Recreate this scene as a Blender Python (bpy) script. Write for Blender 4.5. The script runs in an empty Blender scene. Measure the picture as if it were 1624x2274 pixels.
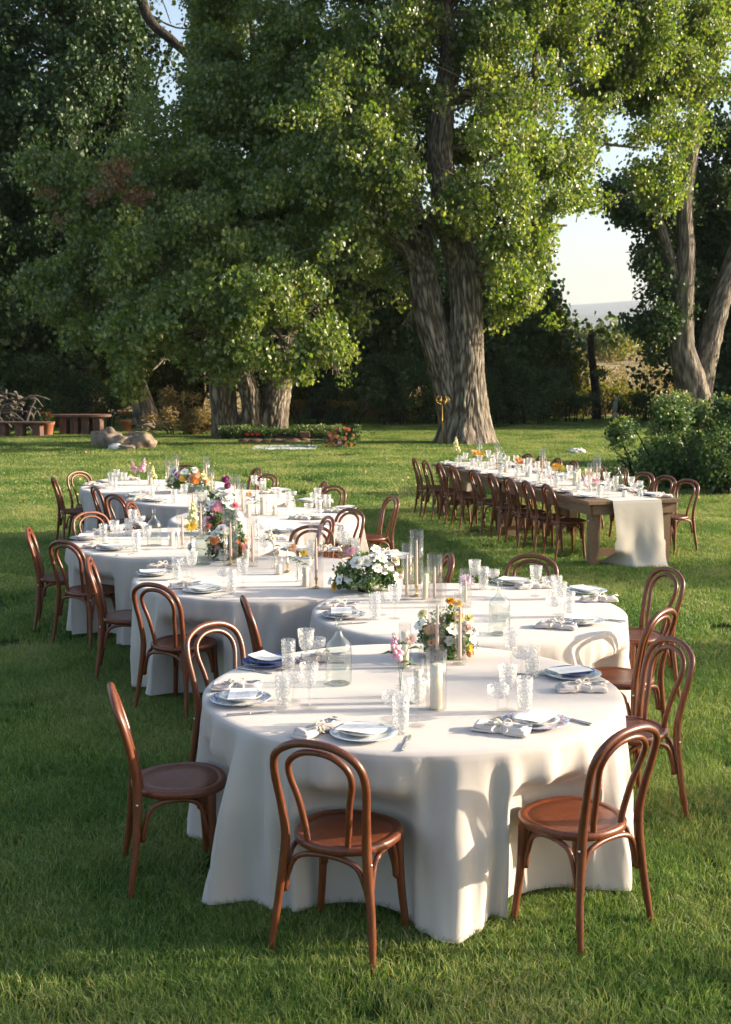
import bpy, math, random
import numpy as np
from mathutils import Vector, Matrix, Euler, noise
R = random.Random(7)
C = bpy.context.scene.collection
sc = bpy.context.scene
PI = math.pi
# ------------------------------------------------------------------ camera, sky, sun, exposure
F, PITCH, CAMH, PW, PH = 2720.6, 0.117, 2.253, 1624.0, 2274.0
cam = bpy.data.objects.new('camera', bpy.data.cameras.new('camera'))
C.objects.link(cam); sc.camera = cam
cam.location = (0, 0, CAMH); cam.rotation_euler = (PI / 2 - PITCH, 0, 0)
cam.data.sensor_fit = 'HORIZONTAL'; cam.data.sensor_width = 24
cam.data.lens = 24 * F / PW; cam.data.clip_end = 12000; cam.data.clip_start = 0.1
cam.data.dof.use_dof = True; cam.data.dof.focus_distance = 6.6; cam.data.dof.aperture_fstop = 7.1
SUN_EL, SUN_AZ = math.radians(16.5), math.radians(4)      # azimuth measured from +X
sdir = Vector((math.cos(SUN_EL) * math.cos(SUN_AZ), math.cos(SUN_EL) * math.sin(SUN_AZ), math.sin(SUN_EL)))
world = bpy.data.worlds.new('World'); sc.world = world; world.use_nodes = True
nt = world.node_tree
sky = nt.nodes.new('ShaderNodeTexSky'); sky.sky_type = 'NISHITA'; sky.sun_disc = False
sky.sun_elevation = SUN_EL; sky.sun_rotation = PI / 2 - SUN_AZ
sky.air_density = 1.0; sky.dust_density = 3.0; sky.ozone_density = 1.0
bg = nt.nodes['Background']; bg.inputs[1].default_value = 0.135
nt.links.new(sky.outputs[0], bg.inputs[0])
sun = bpy.data.objects.new('sun', bpy.data.lights.new('sun', 'SUN')); C.objects.link(sun)
sun.data.energy = 4.8; sun.data.angle = math.radians(0.55); sun.data.color = (1.0, 0.865, 0.665)
sun.rotation_euler = sdir.to_track_quat('Z', 'Y').to_euler()
sc.view_settings.view_transform = 'Standard'; sc.view_settings.look = 'None'
sc.view_settings.exposure = 1.3; sc.view_settings.gamma = 1; sc.view_settings.use_curve_mapping = False
cy = sc.cycles
cy.max_bounces = 7; cy.diffuse_bounces = 3; cy.glossy_bounces = 3; cy.transmission_bounces = 5
cy.transparent_max_bounces = 40; cy.caustics_reflective = False; cy.caustics_refractive = False
cy.use_denoising = True

def P(x, y, z=0.0):
    """picture point (1624x2274) -> world point on the level plane of height z"""
    a = (x - PW / 2) / F; b = (PH / 2 - y) / F
    c, s = math.cos(PITCH), math.sin(PITCH)
    t = (z - CAMH) / (-s + b * c)
    return Vector((a * t, (c + b * s) * t, z))
def PY(x, y, Y):
    """picture point -> world point at distance Y"""
    a = (x - PW / 2) / F; b = (PH / 2 - y) / F
    c, s = math.cos(PITCH), math.sin(PITCH)
    t = Y / (c + b * s)
    return Vector((a * t, Y, CAMH + (-s + b * c) * t))
def proj(v):
    c, s = math.cos(PITCH), math.sin(PITCH)
    z = v[2] - CAMH; d = v[1] * c - z * s; u = v[1] * s + z * c
    return PW / 2 + F * v[0] / d, PH / 2 - F * u / d

# ------------------------------------------------------------------ materials
M = {}
def mat(name):
    m = bpy.data.materials.new(name); m.use_nodes = True; M[name] = m
    n = m.node_tree.nodes; l = m.node_tree.links
    return m, n, l, n['Principled BSDF']
def N(n, kind, **kw):
    x = n.new(kind)
    for k, v in kw.items():
        if k in x.inputs: x.inputs[k].default_value = v
        else: setattr(x, k, v)
    return x
def ramp(n, l, fac, stops):
    r = n.new('ShaderNodeValToRGB'); e = r.color_ramp.elements
    while len(e) > 1: e.remove(e[-1])
    e[0].position = stops[0][0]; e[0].color = (*stops[0][1], 1)
    for p, c in stops[1:]:
        q = e.new(p); q.color = (*c, 1)
    l.new(fac, r.inputs[0]); return r
def coords(n, l, kind='Object', scale=(1, 1, 1)):
    t = n.new('ShaderNodeTexCoord'); mp = n.new('ShaderNodeMapping'); mp.inputs['Scale'].default_value = scale
    l.new(t.outputs[kind], mp.inputs[0]); return mp.outputs[0]
def basic(name, col, rough=0.5, var=0.12, nscale=20, bump=0.0, bscale=200, stretch=(1, 1, 1), metal=0, spec=None, coat=0):
    m, n, l, b = mat(name)
    co = coords(n, l, 'Object', stretch)
    t = N(n, 'ShaderNodeTexNoise', Scale=nscale, Detail=5.0); l.new(co, t.inputs['Vector'])
    r = ramp(n, l, t.outputs[0], [(0.3, tuple(c * (1 - var) for c in col)), (0.7, tuple(min(1, c * (1 + var)) for c in col))])
    l.new(r.outputs[0], b.inputs['Base Color'])
    b.inputs['Roughness'].default_value = rough; b.inputs['Metallic'].default_value = metal
    if spec is not None: b.inputs['Specular IOR Level'].default_value = spec
    if coat: b.inputs['Coat Weight'].default_value = coat; b.inputs['Coat Roughness'].default_value = 0.15
    if bump:
        t2 = N(n, 'ShaderNodeTexNoise', Scale=bscale, Detail=3.0); l.new(co, t2.inputs['Vector'])
        bp = N(n, 'ShaderNodeBump', Strength=bump, Distance=0.01); l.new(t2.outputs[0], bp.inputs['Height'])
        l.new(bp.outputs[0], b.inputs['Normal'])
    return m
# cloth: weave, press creases
def cloth(name, col, rough=0.85):
    m, n, l, b = mat(name)
    co = coords(n, l, 'Object')
    t = N(n, 'ShaderNodeTexNoise', Scale=3.0, Detail=6.0); l.new(co, t.inputs['Vector'])
    r = ramp(n, l, t.outputs[0], [(0.3, tuple(c * 0.94 for c in col)), (0.7, col)])
    l.new(r.outputs[0], b.inputs['Base Color']); b.inputs['Roughness'].default_value = rough
    b.inputs['Sheen Weight'].default_value = 0.25; b.inputs['Specular IOR Level'].default_value = 0.25
    w = N(n, 'ShaderNodeTexNoise', Scale=420.0, Detail=2.0); l.new(co, w.inputs['Vector'])
    v = N(n, 'ShaderNodeTexNoise', Scale=4.0, Detail=3.0, Distortion=0.9); l.new(co, v.inputs['Vector'])
    b1 = N(n, 'ShaderNodeBump', Strength=0.25, Distance=0.002); l.new(w.outputs[0], b1.inputs['Height'])
    b2 = N(n, 'ShaderNodeBump', Strength=0.16, Distance=0.02); l.new(v.outputs[0], b2.inputs['Height']); l.new(b1.outputs[0], b2.inputs['Normal'])
    l.new(b2.outputs[0], b.inputs['Normal'])
    return m
cloth('ivory_linen', (0.525, 0.47, 0.435)); cloth('napkin_linen', (0.68, 0.59, 0.54)); cloth('runner_linen', (0.47, 0.43, 0.37)); cloth('ribbon', (0.85, 0.74, 0.58))
cloth('blanket', (0.45, 0.47, 0.58))
def wood(name, c1, c2, rough, coat=0.0, scale=(4, 4, 60), ns=6.0, axis=None):
    m, n, l, b = mat(name)
    co = coords(n, l, 'Object', scale)
    t = N(n, 'ShaderNodeTexNoise', Scale=ns, Detail=8.0, Roughness=0.65, Distortion=0.8); l.new(co, t.inputs['Vector'])
    r = ramp(n, l, t.outputs[0], [(0.25, c1), (0.75, c2)])
    oi = n.new('ShaderNodeObjectInfo')
    hs = n.new('ShaderNodeHueSaturation'); mr = N(n, 'ShaderNodeMapRange'); mr.inputs['To Min'].default_value = 0.85; mr.inputs['To Max'].default_value = 1.15
    l.new(oi.outputs['Random'], mr.inputs[0]); l.new(mr.outputs[0], hs.inputs['Value']); l.new(r.outputs[0], hs.inputs['Color'])
    l.new(hs.outputs[0], b.inputs['Base Color']); b.inputs['Roughness'].default_value = rough
    b.inputs['Coat Weight'].default_value = coat; b.inputs['Coat Roughness'].default_value = 0.22
    bp = N(n, 'ShaderNodeBump', Strength=0.25, Distance=0.002); l.new(t.outputs[0], bp.inputs['Height']); l.new(bp.outputs[0], b.inputs['Normal'])
    return m
wood('mahogany', (0.08, 0.019, 0.007), (0.19, 0.052, 0.018), 0.40, 0.2, (9, 9, 2.2), 5)
wood('weathered_wood', (0.10, 0.055, 0.027), (0.24, 0.15, 0.082), 0.75, 0, (14, 1.2, 14), 5)
wood('log_wood', (0.16, 0.12, 0.08), (0.30, 0.23, 0.16), 0.85, 0, (8, 8, 1.5), 5)
# bark
def bark(name, c1, c2):
    m, n, l, b = mat(name)
    co = coords(n, l, 'Object', (1, 1, 0.22))
    t = N(n, 'ShaderNodeTexNoise', Scale=9.0, Detail=8.0, Roughness=0.7, Distortion=0.5); l.new(co, t.inputs['Vector'])
    v = N(n, 'ShaderNodeTexVoronoi', Scale=11.0, feature='DISTANCE_TO_EDGE'); l.new(co, v.inputs['Vector'])
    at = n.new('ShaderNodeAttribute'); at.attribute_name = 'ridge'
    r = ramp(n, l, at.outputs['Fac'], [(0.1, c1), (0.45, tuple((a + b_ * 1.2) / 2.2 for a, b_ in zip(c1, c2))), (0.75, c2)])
    r2 = ramp(n, l, t.outputs[0], [(0.3, (0.55, 0.55, 0.55)), (0.7, (1.15, 1.12, 1.08))])
    mx = n.new('ShaderNodeMixRGB'); mx.blend_type = 'MULTIPLY'; mx.inputs[0].default_value = 1
    l.new(r.outputs[0], mx.inputs[1]); l.new(r2.outputs[0], mx.inputs[2]); l.new(mx.outputs[0], b.inputs['Base Color'])
    b.inputs['Roughness'].default_value = 0.95
    ad = N(n, 'ShaderNodeMath', operation='ADD'); l.new(t.outputs[0], ad.inputs[0]); l.new(v.outputs[0], ad.inputs[1])
    bp = N(n, 'ShaderNodeBump', Strength=0.9, Distance=0.05); l.new(ad.outputs[0], bp.inputs['Height']); l.new(bp.outputs[0], b.inputs['Normal'])
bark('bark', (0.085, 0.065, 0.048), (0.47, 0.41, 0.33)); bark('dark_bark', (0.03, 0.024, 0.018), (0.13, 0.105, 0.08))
# leaves: per leaf tone, per clump tone, light through the leaf
def leafmat(name, dark, mid, light, rough=0.4, trans=0.35, spec=0.5):
    m, n, l, b = mat(name)
    at = n.new('ShaderNodeAttribute'); at.attribute_name = 'tone'
    oi = n.new('ShaderNodeObjectInfo')
    ad = N(n, 'ShaderNodeMath', operation='MULTIPLY_ADD'); l.new(oi.outputs['Random'], ad.inputs[0]); ad.inputs[1].default_value = 0.35; l.new(at.outputs['Fac'], ad.inputs[2])
    sb = N(n, 'ShaderNodeMath', operation='MULTIPLY_ADD'); l.new(ad.outputs[0], sb.inputs[0]); sb.inputs[1].default_value = 0.84; sb.inputs[2].default_value = -0.14
    r = ramp(n, l, sb.outputs[0], [(0.0, dark), (0.5, mid), (0.93, light), (1.0, (light[0] * 1.5, light[1] * 1.15, light[2] * .7))])
    l.new(r.outputs[0], b.inputs['Base Color']); b.inputs['Roughness'].default_value = rough; b.inputs['Specular IOR Level'].default_value = spec
    tr = n.new('ShaderNodeBsdfTranslucent')
    mul = n.new('ShaderNodeMixRGB'); mul.blend_type = 'MULTIPLY'; mul.inputs[0].default_value = 1; l.new(r.outputs[0], mul.inputs[1]); mul.inputs[2].default_value = (1.5, 1.6, 0.5, 1)
    l.new(mul.outputs[0], tr.inputs[0])
    ms = n.new('ShaderNodeMixShader'); ms.inputs[0].default_value = trans
    out = n['Material Output']; l.new(b.outputs[0], ms.inputs[1]); l.new(tr.outputs[0], ms.inputs[2]); l.new(ms.outputs[0], out.inputs[0])
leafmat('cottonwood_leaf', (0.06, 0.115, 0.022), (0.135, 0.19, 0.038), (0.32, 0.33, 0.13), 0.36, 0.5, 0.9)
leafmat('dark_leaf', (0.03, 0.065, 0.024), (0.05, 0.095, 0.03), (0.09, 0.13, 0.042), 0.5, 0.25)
leafmat('olive_leaf', (0.08, 0.09, 0.02), (0.14, 0.14, 0.03), (0.24, 0.20, 0.05), 0.55, 0.4)
leafmat('bush_leaf', (0.045, 0.095, 0.03), (0.085, 0.145, 0.045), (0.20, 0.23, 0.09), 0.45, 0.3)
leafmat('pale_leaf', (0.10, 0.14, 0.05), (0.18, 0.21, 0.09), (0.28, 0.28, 0.12), 0.5, 0.3)
leafmat('brown_leaf', (0.13, 0.06, 0.03), (0.22, 0.11, 0.06), (0.32, 0.18, 0.10), 0.6, 0.25)
leafmat('dry_grass', (0.16, 0.11, 0.05), (0.26, 0.19, 0.09), (0.36, 0.28, 0.15), 0.7, 0.3)
leafmat('bouquet_leaf', (0.04, 0.10, 0.03), (0.08, 0.16, 0.05), (0.18, 0.24, 0.10), 0.45, 0.3)
# grass
def grassmat(name):
    m, n, l, b = mat(name)
    g = n.new('ShaderNodeNewGeometry')
    t = N(n, 'ShaderNodeTexNoise', Scale=0.7, Detail=4.0); l.new(g.outputs['Position'], t.inputs['Vector'])
    at = n.new('ShaderNodeAttribute'); at.attribute_name = 'tone'
    ad = N(n, 'ShaderNodeMath', operation='MULTIPLY_ADD'); l.new(at.outputs['Fac'], ad.inputs[0]); ad.inputs[1].default_value = 0.5; l.new(t.outputs[0], ad.inputs[2])
    r = ramp(n, l, ad.outputs[0], [(0.32, (0.025, 0.090, 0.018)), (0.66, (0.10, 0.19, 0.04)), (0.91, (0.29, 0.345, 0.11)), (1.0, (0.40, 0.37, 0.18))])
    l.new(r.outputs[0], b.inputs['Base Color']); b.inputs['Roughness'].default_value = 0.5; b.inputs['Specular IOR Level'].default_value = 0.35
    tr = n.new('ShaderNodeBsdfTranslucent'); mul = n.new('ShaderNodeMixRGB'); mul.blend_type = 'MULTIPLY'; mul.inputs[0].default_value = 1
    l.new(r.outputs[0], mul.inputs[1]); mul.inputs[2].default_value = (1.45, 1.45, 0.8, 1); l.new(mul.outputs[0], tr.inputs[0])
    ms = n.new('ShaderNodeMixShader'); ms.inputs[0].default_value = 0.4
    l.new(b.outputs[0], ms.inputs[1]); l.new(tr.outputs[0], ms.inputs[2]); l.new(ms.outputs[0], n['Material Output'].inputs[0])
grassmat('grass_blade')
def groundmat():
    m, n, l, b = mat('lawn_turf')
    g = n.new('ShaderNodeNewGeometry')
    t = N(n, 'ShaderNodeTexNoise', Scale=0.6, Detail=8.0, Roughness=0.7); l.new(g.outputs['Position'], t.inputs['Vector'])
    t2 = N(n, 'ShaderNodeTexNoise', Scale=60.0, Detail=3.0); l.new(g.outputs['Position'], t2.inputs['Vector'])
    r = ramp(n, l, t.outputs[0], [(0.3, (0.03, 0.045, 0.012)), (0.7, (0.055, 0.075, 0.02))])
    l.new(r.outputs[0], b.inputs['Base Color']); b.inputs['Roughness'].default_value = 0.95; b.inputs['Specular IOR Level'].default_value = 0.1
    bp = N(n, 'ShaderNodeBump', Strength=0.8, Distance=0.03); l.new(t2.outputs[0], bp.inputs['Height']); l.new(bp.outputs[0], b.inputs['Normal'])
groundmat()
basic('field_soil', (0.30, 0.22, 0.10), 0.95, 0.25, 0.3, 0.6, 8)
basic('earth', (0.055, 0.04, 0.026), 0.95, 0.4, 2, 0.8, 20)
basic('hill', (0.10, 0.11, 0.10), 1.0, 0.2, 0.004)
# thin glass: clear, reflects at the rim, cut relief catches the light
def glass(name, tint, lo, hi, cut=0.0, cutscale=90, white=0.0, pw_=2.6):
    m, n, l, b = mat(name)
    tp = n.new('ShaderNodeBsdfTransparent'); tp.inputs[0].default_value = (*tint, 1)
    gl = n.new('ShaderNodeBsdfGlossy'); gl.inputs['Roughness'].default_value = 0.06 if not cut else 0.13
    lw = n.new('ShaderNodeLayerWeight'); lw.inputs[0].default_value = 0.25
    mr = N(n, 'ShaderNodeMapRange'); mr.inputs['To Min'].default_value = lo; mr.inputs['To Max'].default_value = hi
    pw = N(n, 'ShaderNodeMath', operation='POWER'); l.new(lw.outputs['Facing'], pw.inputs[0]); pw.inputs[1].default_value = pw_; l.new(pw.outputs[0], mr.inputs[0])
    ms = n.new('ShaderNodeMixShader'); l.new(mr.outputs[0], ms.inputs[0]); l.new(tp.outputs[0], ms.inputs[1]); l.new(gl.outputs[0], ms.inputs[2])
    last = ms
    if cut:
        co = coords(n, l, 'Object')
        v = N(n, 'ShaderNodeTexVoronoi', Scale=cutscale, feature='F1'); l.new(co, v.inputs['Vector'])
        bp = N(n, 'ShaderNodeBump', Strength=cut, Distance=0.006); l.new(v.outputs['Distance'], bp.inputs['Height'])
        l.new(bp.outputs[0], gl.inputs['Normal']); l.new(bp.outputs[0], lw.inputs['Normal'])
        if white:
            df = n.new('ShaderNodeBsdfDiffuse'); df.inputs[0].default_value = (0.9, 0.9, 0.9, 1); l.new(bp.outputs[0], df.inputs['Normal'])
            tl = n.new('ShaderNodeBsdfTranslucent'); tl.inputs[0].default_value = (0.9, 0.9, 0.9, 1)
            m0 = n.new('ShaderNodeMixShader'); m0.inputs[0].default_value = .5; l.new(df.outputs[0], m0.inputs[1]); l.new(tl.outputs[0], m0.inputs[2])
            m2 = n.new('ShaderNodeMixShader'); l.new(ms.outputs[0], m2.inputs[1]); l.new(m0.outputs[0], m2.inputs[2])
            rr = ramp(n, l, v.outputs['Distance'], [(0.25, (0.02, 0.02, 0.02)), (0.6, (white, white, white))]); l.new(rr.outputs[0], m2.inputs[0])
            last = m2
    l.new(last.outputs[0], n['Material Output'].inputs[0])
glass('clear_glass', (0.985, 0.978, 0.965), 0.075, 0.42)
glass('bottle_glass', (0.93, 0.96, 0.94), 0.09, 1.0, pw_=1.3)
glass('green_bottle_glass', (0.78, 0.83, 0.79), 0.07, 0.8, pw_=1.6)
glass('cut_glass', (0.985, 0.985, 0.985), 0.08, 0.7, 0.9, 85, 0.28)
glass('water', (0.97, 0.98, 0.975), 0.03, 0.3)
basic('wax', (0.90, 0.84, 0.70), 0.4, 0.03); M['wax'].node_tree.nodes['Principled BSDF'].inputs['Subsurface Weight'].default_value = 0.25
M['wax'].node_tree.nodes['Principled BSDF'].inputs['Subsurface Radius'].default_value = (0.02, 0.012, 0.006)
basic('blush_wax', (0.74, 0.56, 0.46), 0.45, 0.03); basic('wick', (0.5, 0.45, 0.4), 0.9)
basic('old_gold', (0.36, 0.24, 0.07), 0.5, 0.2, 30, metal=1)
basic('brass', (0.75, 0.52, 0.20), 0.25, 0.08, 30, metal=1); basic('silver', (0.62, 0.60, 0.57), 0.22, 0.1, 60, metal=1)
basic('bolt_steel', (0.8, 0.8, 0.78), 0.3, 0.02, metal=1)
basic('paper_plain', (0.84, 0.82, 0.78), 0.7, 0.02)
def card():
    m, n, l, b = mat('menu_paper')
    t = n.new('ShaderNodeTexCoord'); sp = n.new('ShaderNodeSeparateXYZ'); l.new(t.outputs['Object'], sp.inputs[0])
    w = N(n, 'ShaderNodeMath', operation='MULTIPLY'); l.new(sp.outputs[1], w.inputs[0]); w.inputs[1].default_value = 95
    fr = N(n, 'ShaderNodeMath', operation='FRACT'); l.new(w.outputs[0], fr.inputs[0])
    gt = N(n, 'ShaderNodeMath', operation='LESS_THAN'); l.new(fr.outputs[0], gt.inputs[0]); gt.inputs[1].default_value = 0.38
    ns = N(n, 'ShaderNodeTexNoise', Scale=260.0, Detail=1.0); l.new(t.outputs['Object'], ns.inputs['Vector'])
    g2 = N(n, 'ShaderNodeMath', operation='GREATER_THAN'); l.new(ns.outputs[0], g2.inputs[0]); g2.inputs[1].default_value = 0.45
    ax = N(n, 'ShaderNodeMath', operation='ABSOLUTE'); l.new(sp.outputs[0], ax.inputs[0])
    g3 = N(n, 'ShaderNodeMath', operation='LESS_THAN'); l.new(ax.outputs[0], g3.inputs[0]); g3.inputs[1].default_value = 0.032
    m1 = N(n, 'ShaderNodeMath', operation='MULTIPLY'); l.new(gt.outputs[0], m1.inputs[0]); l.new(g2.outputs[0], m1.inputs[1])
    m2 = N(n, 'ShaderNodeMath', operation='MULTIPLY'); l.new(m1.outputs[0], m2.inputs[0]); l.new(g3.outputs[0], m2.inputs[1])
    r = ramp(n, l, m2.outputs[0], [(0, (0.86, 0.84, 0.80)), (1, (0.50, 0.49, 0.50))]); l.new(r.outputs[0], b.inputs['Base Color']); b.inputs['Roughness'].default_value = 0.7
card()
def china(name, base, rim, r0, amount, floral=None):
    m, n, l, b = mat(name)
    t = n.new('ShaderNodeTexCoord'); sp = n.new('ShaderNodeSeparateXYZ'); l.new(t.outputs['Object'], sp.inputs[0])
    cx = n.new('ShaderNodeCombineXYZ'); l.new(sp.outputs[0], cx.inputs[0]); l.new(sp.outputs[1], cx.inputs[1])
    ln = N(n, 'ShaderNodeVectorMath', operation='LENGTH'); l.new(cx.outputs[0], ln.inputs[0])
    ns = N(n, 'ShaderNodeTexVoronoi', Scale=75.0); l.new(t.outputs['Object'], ns.inputs['Vector'])
    a = N(n, 'ShaderNodeMapRange'); a.inputs['From Min'].default_value = r0; a.inputs['From Max'].default_value = r0 + 0.004; l.new(ln.outputs['Value'], a.inputs[0])
    p = ramp(n, l, ns.outputs['Distance'], [(0.25, (1, 1, 1)), (0.5, (amount, amount, amount))])
    mu = N(n, 'ShaderNodeMath', operation='MULTIPLY'); l.new(a.outputs[0], mu.inputs[0]); l.new(p.outputs[0], mu.inputs[1])
    mx = n.new('ShaderNodeMixRGB'); l.new(mu.outputs[0], mx.inputs[0]); mx.inputs[1].default_value = (*base, 1); mx.inputs[2].default_value = (*rim, 1)
    o = mx
    if floral:
        v = N(n, 'ShaderNodeTexNoise', Scale=28.0, Detail=1.0); l.new(t.outputs['Object'], v.inputs['Vector'])
        q = ramp(n, l, v.outputs[0], [(0.60, (0, 0, 0)), (0.64, (1, 1, 1))])
        mx2 = n.new('ShaderNodeMixRGB'); l.new(q.outputs[0], mx2.inputs[0]); l.new(mx.outputs[0], mx2.inputs[1]); mx2.inputs[2].default_value = (*floral, 1); o = mx2
    l.new(o.outputs[0], b.inputs['Base Color']); b.inputs['Roughness'].default_value = 0.12; b.inputs['Coat Weight'].default_value = 0.4
china('blue_rim_china', (0.80, 0.81, 0.82), (0.07, 0.10, 0.34), 0.098, 0.15)
china('pale_blue_china', (0.78, 0.81, 0.83), (0.38, 0.50, 0.62), 0.095, 0.35)
china('blue_china', (0.25, 0.3, 0.55), (0.05, 0.07, 0.33), 0.06, 0.6)
china('floral_china', (0.72, 0.75, 0.82), (0.04, 0.07, 0.38), 0.10, 0.3, (0.55, 0.30, 0.24))
china('white_china', (0.80, 0.80, 0.79), (0.62, 0.66, 0.72), 0.125, 0.3)
china('white_small_china', (0.80, 0.79, 0.77), (0.5, 0.55, 0.68), 0.088, 0.4)
for nm, c in dict(white_petal=(0.86, 0.85, 0.80), pink_petal=(0.82, 0.42, 0.50), blush_petal=(0.85, 0.62, 0.55), coral_petal=(0.78, 0.26, 0.18), orange_petal=(0.80, 0.33, 0.08),
                  peach_petal=(0.85, 0.48, 0.26), yellow_petal=(0.85, 0.60, 0.08), gold_petal=(0.80, 0.42, 0.05), magenta_petal=(0.62, 0.04, 0.16), mauve_petal=(0.66, 0.45, 0.62),
                  plum_petal=(0.25, 0.04, 0.14), pale_yellow_petal=(0.80, 0.74, 0.36), cream_petal=(0.86, 0.76, 0.58), red_petal=(0.6, 0.03, 0.02)).items():
    basic(nm, c, 0.6, 0.1, 60, spec=0.3)
    bs = M[nm].node_tree.nodes['Principled BSDF']; bs.inputs['Subsurface Weight'].default_value = 0.12; bs.inputs['Subsurface Radius'].default_value = (.01, .008, .006)
basic('flower_eye', (0.62, 0.42, 0.05), 0.8, 0.3, 200); basic('stem_green', (0.12, 0.20, 0.05), 0.6)
basic('stone', (0.22, 0.17, 0.125), 0.9, 0.3, 4, 0.7, 18); basic('red_sandstone', (0.15, 0.08, 0.06), 0.9, 0.3, 5, 0.6, 25)
basic('terracotta', (0.42, 0.15, 0.07), 0.8, 0.15, 8, 0.2, 60); basic('iron', (0.03, 0.028, 0.025), 0.6, 0.1)
basic('white_stone', (0.62, 0.60, 0.56), 0.8, 0.15, 10, 0.3, 40); basic('dark_bowl', (0.03, 0.04, 0.03), 0.4)
basic('leaf_litter', (0.42, 0.33, 0.12), 0.8, 0.4, 3); basic('grey_wood', (0.12, 0.10, 0.085), 0.95, 0.35, 5, 0.8, 15)
basic('cut_wood', (0.42, 0.23, 0.10), 0.9, 0.3, 12, 0.4, 30)

# ------------------------------------------------------------------ mesh building
class MB:
    def __init__(s): s.v = []; s.f = []; s.at = None
    def add(s, vs, fs):
        o = len(s.v); s.v += [tuple(v) for v in vs]; s.f += [tuple(i + o for i in f) for f in fs]; return s
    def box(s, cx, cy, cz, sx, sy, sz, rz=0, tilt=None):
        vs = [Vector((x * sx / 2, y * sy / 2, z * sz / 2)) for z in (-1, 1) for y in (-1, 1) for x in (-1, 1)]
        m = Matrix.Translation((cx, cy, cz)) @ (tilt if tilt else Matrix.Rotation(rz, 4, 'Z'))
        return s.add([m @ v for v in vs], [(0, 2, 3, 1), (4, 5, 7, 6), (0, 1, 5, 4), (2, 6, 7, 3), (0, 4, 6, 2), (1, 3, 7, 5)])
    def lathe(s, prof, seg=24, c=(0, 0, 0), m=None, cap0=True, cap1=True, wob=None):
        vs = []
        for r, z in prof:
            for i in range(seg):
                a = 2 * PI * i / seg; k = wob(a, z) if wob else 1
                v = Vector((c[0] + r * k * math.cos(a), c[1] + r * k * math.sin(a), c[2] + z)); vs.append(m @ v if m else v)
        fs = []
        for j in range(len(prof) - 1):
            for i in range(seg):
                k = (i + 1) % seg; fs.append((j * seg + i, j * seg + k, (j + 1) * seg + k, (j + 1) * seg + i))
        if cap0 and prof[0][0] > 1e-5: fs.append(tuple(range(seg))[::-1])
        if cap1 and prof[-1][0] > 1e-5: fs.append(tuple((len(prof) - 1) * seg + i for i in range(seg)))
        return s.add(vs, fs)
    def tube(s, pts, rad, seg=10, cap=True, disp=None, flat=1.0):
        pts = [Vector(p) for p in pts]; n = len(pts); vs = []; fs = []
        if not hasattr(rad, '__len__'): rad = [rad] * n
        t = (pts[1] - pts[0]).normalized(); u = t.orthogonal().normalized()
        for i, p in enumerate(pts):
            t2 = (pts[min(i + 1, n - 1)] - pts[max(i - 1, 0)]).normalized()
            u = (u - t2 * u.dot(t2)).normalized(); w = t2.cross(u)
            for k in range(seg):
                a = 2 * PI * k / seg; rr = rad[i] * (disp(a, i, p) if disp else 1)
                vs.append(p + u * math.cos(a) * rr + w * math.sin(a) * rr * flat)
        for i in range(n - 1):
            for k in range(seg):
                j = (k + 1) % seg; fs.append((i * seg + k, i * seg + j, (i + 1) * seg + j, (i + 1) * seg + k))
        if cap: fs.append(tuple(range(seg))[::-1]); fs.append(tuple((n - 1) * seg + k for k in range(seg)))
        return s.add(vs, fs)
    def grid(s, fn, nu, nv, close=False):
        vs = [fn(i, j) for j in range(nv) for i in range(nu)]; fs = []
        for j in range(nv - 1):
            for i in range(nu if close else nu - 1):
                k = (i + 1) % nu; fs.append((j * nu + i, j * nu + k, (j + 1) * nu + k, (j + 1) * nu + i))
        return s.add(vs, fs)
    def blob(s, c, rx, ry, rz, seg=12, rings=8, amp=0.15, fr=1.5, seed=0, m=None):
        vs = []; fs = []
        for j in range(rings + 1):
            ph = PI * j / rings
            for i in range(seg):
                a = 2 * PI * i / seg; d = Vector((math.sin(ph) * math.cos(a), math.sin(ph) * math.sin(a), math.cos(ph)))
                k = 1 + amp * noise.noise(d * fr + Vector((seed, seed * 1.7, 0)))
                v = Vector((d.x * rx * k, d.y * ry * k, d.z * rz * k))
                if m: v = m @ v
                vs.append(v + Vector(c))
        for j in range(rings):
            for i in range(seg):
                k = (i + 1) % seg; fs.append((j * seg + i, (j + 1) * seg + i, (j + 1) * seg + k, j * seg + k))
        return s.add(vs, fs)
    def mesh(s, name, m, smooth=True):
        me = bpy.data.meshes.new(name); me.from_pydata(s.v, [], s.f); me.update()
        me.materials.append(M[m] if isinstance(m, str) else m)
        if smooth: me.shade_smooth()
        if smooth == 'auto':
            try: me.set_sharp_from_angle(angle=math.radians(38))
            except Exception: pass
        if s.at is not None:
            a = me.attributes.new(s.at[0], 'FLOAT', 'POINT'); a.data.foreach_set('value', s.at[1])
        return me
def spline(pts, n):
    """Catmull-Rom through points (tuples of any length)"""
    pts = [np.array(p, float) for p in pts]; q = [2 * pts[0] - pts[1]] + pts + [2 * pts[-1] - pts[-2]]; out = []
    segs = len(pts) - 1
    for i in range(n):
        u = i / (n - 1) * segs; k = min(int(u), segs - 1); t = u - k; a, b, c, d = q[k:k + 4]
        out.append(0.5 * (2 * b + (c - a) * t + (2 * a - 5 * b + 4 * c - d) * t * t + (3 * b - 3 * c + d - a) * t ** 3))
    return out
def obj(name, me, parent=None, loc=(0, 0, 0), rot=(0, 0, 0), scale=1):
    o = bpy.data.objects.new(name, me); C.objects.link(o); o.parent = parent
    o.location = loc; o.rotation_euler = rot
    o.scale = (scale, scale, scale) if not hasattr(scale, '__len__') else scale
    return o
def tag(o, label=None, cat=None, group=None, kind=None):
    if label: o['label'] = label
    if cat: o['category'] = cat
    if group: o['group'] = group
    if kind: o['kind'] = kind
    return o
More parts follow.
